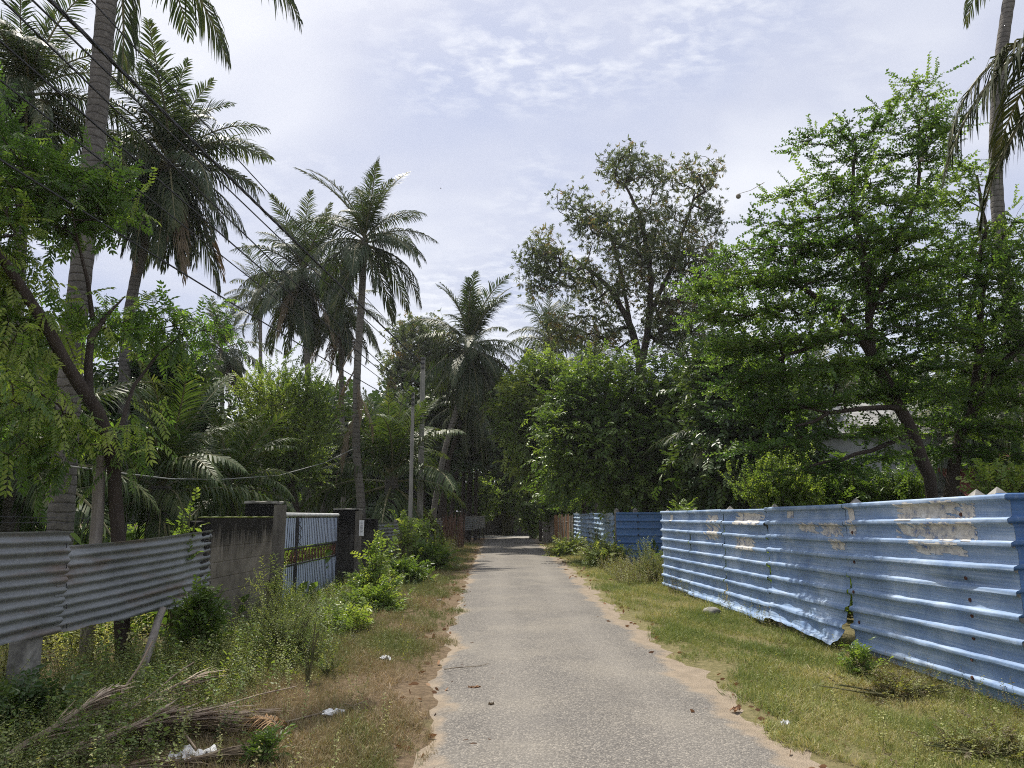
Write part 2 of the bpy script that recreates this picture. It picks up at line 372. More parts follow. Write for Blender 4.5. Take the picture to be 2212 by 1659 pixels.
def mat_blue(name, c_lo, c_mid, c_hi, wear=0.5, seed=0.0):
    m, nt, out = new_mat(name)
    geo = N(nt, 'ShaderNodeNewGeometry')
    v = mapping(nt, geo.outputs['Position'], (1, 1, 1), (seed, seed * 2, seed))
    streak = noise(nt, mapping(nt, v, (.35, .35, 22)), 3.0, 4, 0.6)
    blot = noise(nt, v, 1.6, 5, 0.6, 0.6)
    fine = noise(nt, v, 24, 4, 0.7)
    f = mathn(nt, 'ADD', mathn(nt, 'MULTIPLY', streak, .40), mathn(nt, 'MULTIPLY', blot, .6))
    c = ramp(nt, f, [(0.37, c_lo), (0.5, c_mid), (0.63, c_hi)])
    scr = mathn(nt, 'MULTIPLY', ramp(nt, noise(nt, mapping(nt, v, (1, 1, 14), (2, 3, 4)), 5, 5, 0.7), [(0.64, 0.0), (0.72, 1.0)]), wear)
    c = mixc(nt, scr, c, (0.08, 0.15, 0.30))
    rs = mathn(nt, 'MULTIPLY', ramp(nt, noise(nt, mapping(nt, v, (1, 1, 1.6), (9, 1, 7)), 2.6, 6, 0.7), [(0.68, 0.0), (0.76, 1.0)]), 0.45 * wear)
    c = mixc(nt, rs, c, (0.36, 0.27, 0.24))
    # drip streaks of dirt running down the sheet
    drip = ramp(nt, noise(nt, mapping(nt, v, (9, 9, .5), (1, 5, 2)), 2.2, 4, 0.6), [(0.56, 0.0), (0.78, 1.0)])
    c = mixc(nt, mathn(nt, 'MULTIPLY', drip, 0.30), c, (0.20, 0.25, 0.30))
    c = mixc(nt, mathn(nt, 'MULTIPLY', ramp(nt, fine, [(0.5, 0.0), (0.75, 1.0)]), 0.15), c, (0.62, 0.68, 0.74))
    rr = ramp(nt, noise(nt, mapping(nt, v, (13, 13, .7), (4, 8, 1)), 2.0, 4, 0.6), [(0.66, 0.0), (0.76, 1.0)])
    c = mixc(nt, mathn(nt, 'MULTIPLY', rr, 0.4), c, (0.30, 0.20, 0.15))
    principled(nt, out, c, ramp(nt, blot, [(0.35, 0.5), (0.65, 0.72)]), 0.0, 0.28, bump(nt, blot, 0.4, 0.06))
    return m
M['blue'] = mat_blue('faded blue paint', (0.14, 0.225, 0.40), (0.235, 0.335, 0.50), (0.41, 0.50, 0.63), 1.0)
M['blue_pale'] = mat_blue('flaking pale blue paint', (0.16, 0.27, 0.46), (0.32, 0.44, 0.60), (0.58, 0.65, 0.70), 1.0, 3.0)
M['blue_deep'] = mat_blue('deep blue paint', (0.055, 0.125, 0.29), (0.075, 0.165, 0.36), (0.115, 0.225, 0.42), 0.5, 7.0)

def mat_poster():
    m, nt, out = new_mat('torn poster paper')
    geo = N(nt, 'ShaderNodeNewGeometry')
    n1 = noise(nt, mapping(nt, geo.outputs['Position'], (1, 1, 1.0)), 9, 6, 0.7)
    n2 = noise(nt, mapping(nt, geo.outputs['Position'], (12, 12, 40)), 3, 3, 0.7)
    c = ramp(nt, n1, [(0.33, (0.08, 0.15, 0.36)), (0.41, (0.36, 0.37, 0.39)), (0.50, (0.56, 0.54, 0.50)), (0.70, (0.76, 0.75, 0.72))])
    c = mixc(nt, mathn(nt, 'MULTIPLY', ramp(nt, n2, [(0.56, 0.0), (0.66, 1.0)]), 0.5), c, (0.16, 0.16, 0.19))
    principled(nt, out, c, 0.85, 0, 0.2)
    return m
M['poster'] = mat_poster()

def mat_wall(name, c0, c1, moss, joint=0.12, top=1.5, mossy=0.8, bw=0.42, bh=0.2):
    m, nt, out = new_mat(name)
    geo = N(nt, 'ShaderNodeNewGeometry')
    sp = N(nt, 'ShaderNodeSeparateXYZ'); L(nt, geo.outputs['Position'], sp.inputs[0])
    cm = N(nt, 'ShaderNodeCombineXYZ')
    L(nt, mathn(nt, 'ADD', sp.outputs[0], sp.outputs[1]), cm.inputs[0]); L(nt, sp.outputs[2], cm.inputs[1])
    br = N(nt, 'ShaderNodeTexBrick'); L(nt, cm.outputs[0], br.inputs['Vector'])
    br.inputs['Scale'].default_value = 1; br.inputs['Brick Width'].default_value = bw; br.inputs['Row Height'].default_value = bh
    br.inputs['Mortar Size'].default_value = 0.012; br.inputs['Mortar Smooth'].default_value = 0.6
    br.inputs['Color1'].default_value = (0.35, 0.35, 0.35, 1); br.inputs['Color2'].default_value = (0.8, 0.8, 0.8, 1); br.inputs['Mortar'].default_value = (0.5, 0.5, 0.5, 1)
    n1 = noise(nt, geo.outputs['Position'], 4, 7, 0.68)
    st = noise(nt, mapping(nt, geo.outputs['Position'], (7, 7, .55)), 1.6, 5, 0.65)
    f = mathn(nt, 'ADD', mathn(nt, 'MULTIPLY', n1, 0.75), mathn(nt, 'MULTIPLY', br.outputs['Color'], 0.25))
    c = ramp(nt, f, [(0.32, c0), (0.68, c1)])
    hgt = mathn(nt, 'DIVIDE', sp.outputs[2], top)
    mk = mathn(nt, 'ADD', mathn(nt, 'MULTIPLY', st, 0.75), mathn(nt, 'MULTIPLY', mathn(nt, 'POWER', hgt, 2.0), 0.42))
    c = mixc(nt, mathn(nt, 'MULTIPLY', ramp(nt, mk, [(0.72, 0.0), (0.90, 1.0)]), mossy), c, moss)
    hh = mathn(nt, 'ADD', mathn(nt, 'MULTIPLY', n1, 0.6), mathn(nt, 'MULTIPLY', mathn(nt, 'SUBTRACT', 1.0, br.outputs['Fac']), 0.5))
    principled(nt, out, c, 0.95, 0, 0.2, bump(nt, hh, 0.7, 0.02))
    return m
M['wall'] = mat_wall('stained block wall', (0.085, 0.075, 0.06), (0.235, 0.21, 0.172), (0.014, 0.013, 0.011), top=1.25, mossy=0.95)
M['pillar'] = mat_wall('black algae pillar', (0.018, 0.017, 0.016), (0.065, 0.062, 0.056), (0.008, 0.008, 0.008), top=1.2, mossy=0.9)
M['far_wall'] = mat_wall('grimy shade-darkened far wall', (0.05, 0.047, 0.042), (0.16, 0.15, 0.135), (0.03, 0.03, 0.028), top=2.2, mossy=0.7, bw=1.2, bh=0.6)  # base tones darkened to put the wall's shade into them

def mat_gate():
    m, nt, out = new_mat('pale blue gate sheet')
    geo = N(nt, 'ShaderNodeNewGeometry')
    st = noise(nt, mapping(nt, geo.outputs['Position'], (9, 9, .8)), 2, 5, 0.6)
    c = ramp(nt, st, [(0.3, (0.36, 0.44, 0.60)), (0.7, (0.52, 0.60, 0.74))])
    n = noise(nt, geo.outputs['Position'], 5, 6, 0.7)
    c = mixc(nt, mathn(nt, 'MULTIPLY', ramp(nt, n, [(0.63, 0.0), (0.7, 1.0)]), 0.6), c, (0.20, 0.14, 0.12))
    principled(nt, out, c, 0.5, 0.0, 0.4)
    return m
M['gate'] = mat_gate()

def mat_ground():
    m, nt, out = new_mat('verge soil and turf')
    geo = N(nt, 'ShaderNodeNewGeometry')
    sp = N(nt, 'ShaderNodeSeparateXYZ'); L(nt, geo.outputs['Position'], sp.inputs[0])
    n1 = noise(nt, geo.outputs['Position'], 1.1, 6, 0.65); n2 = noise(nt, geo.outputs['Position'], 14, 6, 0.7); n3 = noise(nt, geo.outputs['Position'], 90, 4, 0.7)
    turf = ramp(nt, n2, [(0.3, (0.12, 0.115, 0.055)), (0.5, (0.21, 0.19, 0.09)), (0.72, (0.33, 0.275, 0.155))])
    dry = ramp(nt, n2, [(0.28, (0.09, 0.068, 0.045)), (0.5, (0.18, 0.132, 0.085)), (0.74, (0.29, 0.22, 0.145))])
    side = mathn(nt, 'ADD', mathn(nt, 'MULTIPLY', sp.outputs[0], 0.5), mathn(nt, 'MULTIPLY', mathn(nt, 'SUBTRACT', n1, 0.5), 1.6))
    c = mixc(nt, ramp(nt, mathn(nt, 'ADD', side, 0.5), [(0.25, 0.0), (0.7, 1.0)]), dry, turf)
    c = mixc(nt, mathn(nt, 'MULTIPLY', ramp(nt, n1, [(0.55, 0.0), (0.75, 1.0)]), 0.5), c, (0.10, 0.13, 0.04))
    c = mixc(nt, mathn(nt, 'MULTIPLY', n3, 0.35), c, (0.06, 0.045, 0.03))
    # the ground under the groves either side mixes to a darker brown
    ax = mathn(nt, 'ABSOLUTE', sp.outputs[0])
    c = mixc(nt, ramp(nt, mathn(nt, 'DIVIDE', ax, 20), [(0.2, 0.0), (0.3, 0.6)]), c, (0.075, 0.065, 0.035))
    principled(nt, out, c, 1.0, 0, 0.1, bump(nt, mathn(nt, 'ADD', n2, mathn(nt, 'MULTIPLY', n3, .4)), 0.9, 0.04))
    return m
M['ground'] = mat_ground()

def mat_road():
    m, nt, out = new_mat('worn asphalt with sandy edges')
    geo = N(nt, 'ShaderNodeNewGeometry'); la = N(nt, 'ShaderNodeAttribute', attribute_name='lat')
    pos = geo.outputs['Position']
    v1 = N(nt, 'ShaderNodeTexVoronoi'); v1.inputs['Scale'].default_value = 88; L(nt, pos, v1.inputs['Vector'])
    agg = N(nt, 'ShaderNodeSeparateColor'); L(nt, v1.outputs['Color'], agg.inputs[0])
    n1 = noise(nt, pos, 0.7, 5, 0.6); n2 = noise(nt, pos, 6, 6, 0.7); n3 = noise(nt, mapping(nt, pos, (1, .25, 1)), 2.2, 4, 0.6)
    cell = ramp(nt, agg.outputs[0], [(0.0, (0.07, 0.064, 0.058)), (0.4, (0.135, 0.125, 0.113)), (0.72, (0.21, 0.194, 0.174)), (1.0, (0.46, 0.415, 0.35))])
    cell = mixc(nt, ramp(nt, v1.outputs['Distance'], [(0.0, 0.0), (0.8, 0.55)]), cell, (0.10, 0.095, 0.09))
    c = mixc(nt, mathn(nt, 'MULTIPLY', n3, 0.40), cell, (0.175, 0.164, 0.149))
    c = mixc(nt, mathn(nt, 'MULTIPLY', ramp(nt, n1, [(0.45, 0.0), (0.7, 1.0)]), 0.35), c, (0.32, 0.288, 0.235))
    c = mixc(nt, mathn(nt, 'MULTIPLY', ramp(nt, noise(nt, pos, 1.3, 5, 0.6, 0.5), [(0.56, 0.0), (0.72, 1.0)]), 0.30), c, (0.12, 0.115, 0.11))
    # worn wheel tracks, a few cracks and darker oil-stained patches
    trk = mathn(nt, 'ABSOLUTE', mathn(nt, 'SUBTRACT', mathn(nt, 'ABSOLUTE', la.outputs['Fac']), 0.48))
    c = mixc(nt, mathn(nt, 'MULTIPLY', ramp(nt, mathn(nt, 'ADD', trk, mathn(nt, 'MULTIPLY', mathn(nt, 'SUBTRACT', n1, .5), .35)), [(0.05, 1.0), (0.26, 0.0)]), 0.22), c, (0.27, 0.249, 0.219))
    ck = N(nt, 'ShaderNodeTexVoronoi', feature='DISTANCE_TO_EDGE'); ck.inputs['Scale'].default_value = 1.1
    wob = N(nt, 'ShaderNodeVectorMath', operation='ADD'); wn2 = N(nt, 'ShaderNodeTexNoise'); wn2.inputs['Scale'].default_value = 3.5; wn2.inputs['Detail'].default_value = 5
    L(nt, pos, wn2.inputs['Vector']); L(nt, pos, wob.inputs[0]); L(nt, wn2.outputs['Color'], wob.inputs[1]); L(nt, wob.outputs[0], ck.inputs['Vector'])
    crk = mathn(nt, 'MULTIPLY', ramp(nt, ck.outputs['Distance'], [(0.0, 1.0), (0.012, 0.0)]), ramp(nt, noise(nt, pos, 0.45, 2), [(0.5, 0.0), (0.6, 1.0)]))
    c = mixc(nt, mathn(nt, 'MULTIPLY', crk, 0.7), c, (0.06, 0.055, 0.05))
    c = mixc(nt, mathn(nt, 'MULTIPLY', ramp(nt, noise(nt, mapping(nt, pos, (1, .6, 1), (7, 3, 0)), 0.9, 4, .6), [(0.58, 0.0), (0.68, 1.0)]), 0.28), c, (0.105, 0.098, 0.09))
    sand = ramp(nt, n2, [(0.3, (0.20, 0.16, 0.115)), (0.6, (0.30, 0.24, 0.175)), (0.8, (0.38, 0.315, 0.245))])
    ed = mathn(nt, 'ADD', mathn(nt, 'ADD', mathn(nt, 'ABSOLUTE', la.outputs['Fac']), mathn(nt, 'MULTIPLY', la.outputs['Fac'], 0.05)), mathn(nt, 'ADD', mathn(nt, 'MULTIPLY', mathn(nt, 'SUBTRACT', n2, 0.5), 0.22), mathn(nt, 'MULTIPLY', mathn(nt, 'SUBTRACT', n1, 0.5), 0.75)))
    c = mixc(nt, ramp(nt, ed, [(0.90, 0.0), (1.2, 0.85)]), c, sand)
    principled(nt, out, c, 0.92, 0, 0.25, bump(nt, mathn(nt, 'SUBTRACT', 1.0, v1.outputs['Distance']), 0.7, 0.012))
    return m
M['road'] = mat_road()
M['pale_road'] = plain_mat('pale concrete road', (0.36, 0.34, 0.30), (0.50, 0.48, 0.44), 3, 0.9)

# ---------------------------------------------------------------- the ground and the lane
rg = np.random.default_rng(7)
b = MB()
b.grid(np.stack(np.meshgrid(np.linspace(-300, 300, 41), np.linspace(-60, 500, 41), indexing='ij') + [np.full((41, 41), -0.012)], -1))
tag(b.build('ground', M['ground']), kind='structure')

LE = [(905, 1720), (930, 1659), (952, 1540), (965, 1450), (985, 1370), (1004, 1290), (1020, 1240), (1030, 1214), (1040, 1188), (1047, 1172), (1052, 1160)]
RE = [(1840, 1720), (1748, 1659), (1590, 1540), (1480, 1455), (1375, 1370), (1290, 1298), (1238, 1245), (1212, 1216), (1180, 1188), (1163, 1172), (1150, 1160)]
def edge_curve(E):
    P = np.array([gp(*p) for p in E]); o = np.argsort(P[:, 1]); return P[o]
LEc, REc = edge_curve(LE), edge_curve(RE)
def road_x(y):
    """left and right edge of the asphalt at distance y"""
    return np.interp(y, LEc[:, 1], LEc[:, 0]), np.interp(y, REc[:, 1], REc[:, 0])
yy = np.concatenate([np.linspace(-8, 30, 240), np.linspace(30.3, 57, 60)])
xl, xr = road_x(yy)
mid_, hw = (xl + xr) / 2, (xr - xl) / 2
lat = np.array([-1.07, -1.03, -0.97, -0.6, -0.2, 0.2, 0.6, 0.98, 1.05, 1.13])
ej = lambda s: 0.07 * np.sin(yy * 2.1 + s) + 0.06 * np.sin(yy * 5.3 + 2 * s) + 0.05 * np.sin(yy * 11.7 + s * 3)
Pr = np.zeros((len(yy), len(lat), 3))
Pr[:, :, 0] = mid_[:, None] + hw[:, None] * lat[None]
for q_, w_ in ((0, .55), (1, .5), (2, .35)): Pr[:, q_, 0] += w_ * ej(1.0)
for q_, w_ in ((-1, 1.0), (-2, .8), (-3, .5)): Pr[:, q_, 0] += w_ * ej(4.0)
Pr[:, :, 1] = yy[:, None]
Pr[:, :, 2] = np.array([-.0115, -.004, .004, .004, .004, .004, .004, .004, -.004, -.0115])[None] + 0.02 * (1 - np.clip(np.abs(lat), 0, 1) ** 2)[None]
b = MB(); b.grid(Pr[:, ::-1])
tag(b.build('road', M['road'], vattr={'lat': np.tile(lat[::-1], len(yy))}, smooth=True), kind='structure')
b = MB(); b.grid(np.stack(np.meshgrid(np.linspace(-40, 40, 9), np.linspace(56.5, 62.3, 3), indexing='ij') + [np.full((9, 3), 0.03)], -1))
tag(b.build('cross_road', M['pale_road']), kind='structure')

# ---------------------------------------------------------------- leaf and twig protos
pr = np.random.default_rng(11)
def proto_neem(k=7):
    p = Proto(); Ln = 0.26
    pts = [arr(t * Ln, 0, -0.10 * t * t * Ln * 2) for t in np.linspace(0, 1, k + 1)]
    p.stem(pts[0], pts[-1], 0.005)
    for i in range(1, k + 1):
        for sd_ in (-1, 1):
            p.leaf(pts[i], (0.62 + pr.normal(0, .1), sd_ * 0.75, -0.30 + pr.normal(0, .12)), (0, 0.15 * sd_, 1), 0.075 * (1 - .25 * abs(i / k - .5)) * pr.uniform(.85, 1.1), 0.024, pr.random(), 0, bend=0.22, wide=0.4)
    p.leaf(pts[-1], (1, 0, -0.5), (0, 0, 1), 0.06, 0.02, pr.random(), 0)
    return p.done()
def proto_whorl(n=9, Ln=0.15, W=0.036, droop=0.25):
    p = Proto(); p.stem((-0.18, 0, 0), (0.02, 0, 0), 0.008)
    for i in range(n):
        a = i * 2.4; t = pr.uniform(0.2, 0.9)
        p.leaf((-0.05 * pr.random(), 0, 0), (t, cos(a) * 0.9, sin(a) * 0.9 - droop), (pr.normal(0, .3), pr.normal(0, .3), 1), Ln * pr.uniform(.75, 1.15), W, pr.random(), 0, bend=0.2, wide=0.5)
    return p.done()
def proto_spray(n=16, Ln=0.42, lf=0.055, w=0.036):
    p = Proto(); p.stem((0, 0, 0), (Ln, 0, 0.02), 0.008)
    for i in range(n):
        t = (i + 0.5) / n; sd_ = 1 if i % 2 else -1
        p.leaf((t * Ln, 0, 0.02 * t), (0.5 + pr.normal(0, .25), sd_ * 0.9, pr.normal(0.10, .30)), (pr.normal(0, .35), pr.normal(0, .35), 1), lf * pr.uniform(.7, 1.3), w * pr.uniform(.8, 1.2), pr.random(), 0, bend=0.1, wide=0.5)
        if i % 2: p.leaf((t * Ln, 0, 0.02 * t), (0.4, sd_ * pr.uniform(-.6, .6), 0.8), (pr.normal(0, .5), pr.normal(0, .5), .6), lf * .8, w * .9, pr.random(), 0, bend=.1, wide=.5)
    return p.done()
def proto_broad(n=9, Ln=0.32, lf=0.11, w=0.052, droop=0.2):
    p = Proto(); p.stem((0, 0, 0), (Ln, 0, -0.04), 0.008)
    for i in range(n):
        t = (i + 1.0) / n; a = pr.uniform(0.3, 1.0); sd_ = 1 if i % 2 else -1
        p.leaf((t * Ln, 0, -0.04 * t), (a, sd_ * 0.8, pr.normal(-droop, .25)), (pr.normal(0, .3), pr.normal(0, .3), 1), lf * pr.uniform(.7, 1.2), w, pr.random(), 0, bend=0.18, wide=0.48)
    return p.done()
def proto_weed(n=16, H=0.6, lf=0.075, w=0.028, up=0.25):
    """upright herb: local X is the stem"""
    p = Proto(); p.stem((0, 0, 0), (H * .5, 0, 0.02), 0.008); p.stem((H * .5, 0, 0.02), (H, 0.03, 0.0), 0.005)
    for i in range(n):
        t = 0.15 + 0.85 * (i + pr.random() * .6) / n; a = i * 2.4 + pr.normal(0, .3)
        p.leaf((t * H, 0, 0.01), (up + pr.normal(0, .2), cos(a), sin(a)), (1, pr.normal(0, .4), pr.normal(0, .4)), lf * (1.15 - .5 * t) * pr.uniform(.7, 1.2), w, pr.random(), 0, bend=.2, wide=.45)
    return p.done()
def proto_lance(n=22, H=0.8):
    return proto_weed(n, H, 0.16, 0.024, 0.6)
def proto_tuft(n=7, H=0.09, lean=0.7, w=0.006):
    p = Proto()
    for i in range(n):
        a = pr.uniform(0, 2 * pi); h = H * pr.uniform(.5, 1.25); l = lean * pr.uniform(.3, 1.3)
        bx, by = pr.normal(0, H * .25, 2); dx, dy = cos(a) * l * h, sin(a) * l * h
        sx, sy = -sin(a) * w / 2, cos(a) * w / 2
        # local X is up here
        p.add([(0, bx - sx, by - sy), (0, bx + sx, by + sy), (h * .62, bx + dx * .35 + sx * .8, by + dy * .35 + sy * .8), (h * .62, bx + dx * .35 - sx * .8, by + dy * .35 - sy * .8)], [[0, 1, 2, 3]], pr.random())
        p.add([(h * .62, bx + dx * .35 - sx * .8, by + dy * .35 - sy * .8), (h * .62, bx + dx * .35 + sx * .8, by + dy * .35 + sy * .8), (h * .95, bx + dx + sx * .1, by + dy + sy * .1), (h * .95, bx + dx - sx * .1, by + dy - sy * .1)], [[0, 1, 2, 3]], pr.random())
    return p.done()
PN = [proto_neem(6), proto_neem(7), proto_neem(8)]
PW = [proto_whorl(), proto_whorl(8), proto_whorl(10)]
PS = [proto_spray(), proto_spray(14, .36), proto_spray(18, .5)]
PB = [proto_broad(), proto_broad(8, .28), proto_broad(10, .36)]
PBF = [proto_broad(7, .55, .24, .13), proto_broad(6, .5, .22, .12)]          # coarser, for far-off crowns
PH = [proto_weed(), proto_weed(20, .75), proto_weed(12, .45, .06, .03)]
PF = [proto_weed(26, .7, .045, .012, .5), proto_weed(30, .85, .05, .012, .5)]  # feathery
PL = [proto_lance(), proto_lance(18, .65)]
PT = [proto_tuft(), proto_tuft(8, .07, .9), proto_tuft(6, .11, .6)]
PLeaf = []
for _ in range(3):
    p_ = Proto(); p_.leaf((0, 0, 0.004), (1, 0, .15), (pr.normal(0, .3), pr.normal(0, .3), 1), .09, .04, .5, 0, bend=-.15); PLeaf.append(p_.done())

# ---------------------------------------------------------------- broadleaf trees
def sample_blobs(blobs, n, rng):
    """blobs: (u, v, Y, ru, rv, depth radius) -> n points inside, more towards their surface"""
    w = np.array([max(bl[3], 5) * max(bl[4], 5) * (bl[6] if len(bl) > 6 else 1) for bl in blobs], float); w /= w.sum()
    idx = rng.choice(len(blobs), n, p=w)
    d = nrm(rng.normal(size=(n, 3))); r = rng.random(n) ** 0.42
    out = np.zeros((n, 3))
    for k, bl in enumerate(blobs):
        s_ = idx == k
        c = at(bl[0], bl[1], bl[2]); sc_ = bl[2] / F
        out[s_] = c + d[s_] * r[s_, None] * arr(bl[3] * sc_, bl[5], bl[4] * sc_)
    return out
def tree(name, label, cat, stems, blobs, nt_, protos, leafm, barkm, seed, per=6, spread=0.25, scale=1.0, r_tip=0.008, flat=1.0, group=None, dirz=0.1, root=None, up_pen=0.5, full=False, tier=0.0, along=0.5, rexp=0.46):
    rng = np.random.default_rng(seed)
    nodes = []; par = []; chains = []; rad0 = []
    for st in stems:
        P = np.array([at(q[0], q[1], q[2]) for q in st]); rr = np.array([q[3] for q in st])
        if len(nodes) == 0 and root is not False: 
            g = P[0].copy(); g[2] = -0.1; P = np.vstack([g, P]); rr = np.concatenate([[rr[0] * 1.15], rr])
        sl = np.concatenate([[0], np.cumsum(np.linalg.norm(np.diff(P, axis=0), axis=1))])
        m = max(4, int(sl[-1] / 0.3)); t = np.linspace(0, sl[-1], m)
        Q = np.stack([np.interp(t, sl, P[:, i]) for i in range(3)], -1)
        for _ in range(2): Q[1:-1] = (Q[:-2] + 2 * Q[1:-1] + Q[2:]) / 4
        Q[1:-1] += rng.normal(0, 0.018, (m - 2, 3)); q_r = np.interp(t, sl, rr)
        ch = []
        for i in range(m):
            par.append(len(nodes) - 1 if i else -1); ch.append(len(nodes)); nodes.append(Q[i]); rad0.append(q_r[i])
        chains.append((ch, True))
    base = nodes[0].copy(); base[2] = 0
    T = sample_blobs(blobs, nt_, rng)
    if tier:      # foliage held in drooping level layers
        hd = np.linalg.norm(T[:, :2] - base[:2], axis=1); zz = T[:, 2] + .16 * hd
        q_ = np.round(zz / tier) * tier; T[:, 2] = q_ + (zz - q_) * .25 - .16 * hd
    A = np.array(nodes); T = T[np.argsort(np.min(np.linalg.norm(T[:, None] - A[None, ::3], axis=2), axis=1))]
    buf = np.zeros((len(nodes) + nt_ * 9, 3)); buf[:len(nodes)] = A; n = len(nodes)
    tips = []
    lowz = base[2] + 0.35 * (A[:, 2].max() - base[2])
    for t in T:
        d = buf[:n] - t; dist = np.linalg.norm(d, axis=1)
        cost = dist + up_pen * np.maximum(0, d[:, 2]) + 3.0 * (buf[:n, 2] < min(lowz, t[2]))
        k = int(np.argmin(cost)); a = buf[k].copy(); L_ = dist[k]
        m = int(np.clip(L_ / 0.28, 2, 8))
        pd = buf[k] - buf[par[k]] if par[k] >= 0 else arr(0, 0, 1)
        c = a + nrm(pd) * L_ * 0.30 + arr(0, 0, 0.12 * L_)
        tt = (np.arange(1, m + 1) / m)[:, None]
        Q = (1 - tt) ** 2 * a + 2 * tt * (1 - tt) * c + tt ** 2 * t
        Q[:-1] += rng.normal(0, 0.035 * L_ / m + 0.008, (m - 1, 3))
        ch = [k]
        for i in range(m):
            par.append(ch[-1]); ch.append(n); buf[n] = Q[i]; n += 1
        chains.append((ch, False)); tips.append(ch)
    cnt = np.zeros(n)
    for ch in tips: cnt[ch[-1]] += 1
    for i in range(n - 1, -1, -1):
        if par[i] >= 0: cnt[par[i]] += cnt[i]
    rad = r_tip * np.maximum(cnt, 1) ** rexp
    rad[:len(rad0)] = np.array(rad0)
    mb = MB()
    for ch, main in chains:
        rr = rad[ch].copy()
        if not main: rr[0] = min(rr[0], rr[1] * 1.25)
        mb.tube(buf[ch], rr, 9 if main else (6 if rr[0] > .03 else 4), rng.random(), 0, cap=False)
    ob = empty(name, base, label, cat, group)
    mb.build('trunk', barkm, ob, smooth=True)
    cr = MB(); cen = T.mean(0)
    P = []; D = []
    for ch in tips:
        ld = nrm(buf[ch[-1]] - buf[ch[-2]])
        if full:      # leaves all along the thin branch, not only in a tuft at its tip
            C = buf[ch]; ln_ = np.linalg.norm(np.diff(C, axis=0), axis=1).sum(); k = rng.poisson(per * ln_ / .5) + 2
            w = (rng.random(k) ** .8) * (len(ch) - 1); i0 = np.minimum(w.astype(int), len(ch) - 2); fr_ = (w - i0)[:, None]
            q = C[i0] * (1 - fr_) + C[i0 + 1] * fr_; tg = nrm(C[i0 + 1] - C[i0])
            P.append(q + rng.normal(0, spread, (k, 3)) * arr(1, 1, flat)); D.append(nrm(tg * .55 + rng.normal(0, .6, (k, 3)) * arr(1, 1, flat)) + arr(0, 0, dirz)); continue
        k = rng.poisson(per) + 1
        s_ = rng.random(k) < along
        q = np.where(s_[:, None], buf[ch[-1]] + (buf[ch[max(0, len(ch) - 3)]] - buf[ch[-1]]) * rng.random((k, 1)), np.tile(buf[ch[-1]], (k, 1)))
        P.append(q + rng.normal(0, spread, (k, 3)) * arr(1, 1, flat))
        out_ = nrm(buf[ch[-1]] - cen)
        D.append(nrm(ld * 0.6 + out_ * 0.4 + rng.normal(0, 0.62, (k, 3)) * arr(1, 1, flat)) + arr(0, 0, dirz))
    P = np.vstack(P); D = np.vstack(D)
    idx = rng.integers(0, len(protos), len(P))
    sc_ = scale * rng.uniform(0.55, 1.4, len(P))
    clump = 0.5 + 0.28 * np.sin(P @ arr(1.1, .7, 1.7) + seed) + rng.normal(0, .25, len(P))
    for j, pt in enumerate(protos):
        s_ = idx == j
        cr.scatter(pt, P[s_], D[s_], None, sc_[s_], rng, 0.45, np.clip(clump[s_], 0, 1), 0.16)
    cr.build('crown', [leafm, barkm], ob)
    return ob

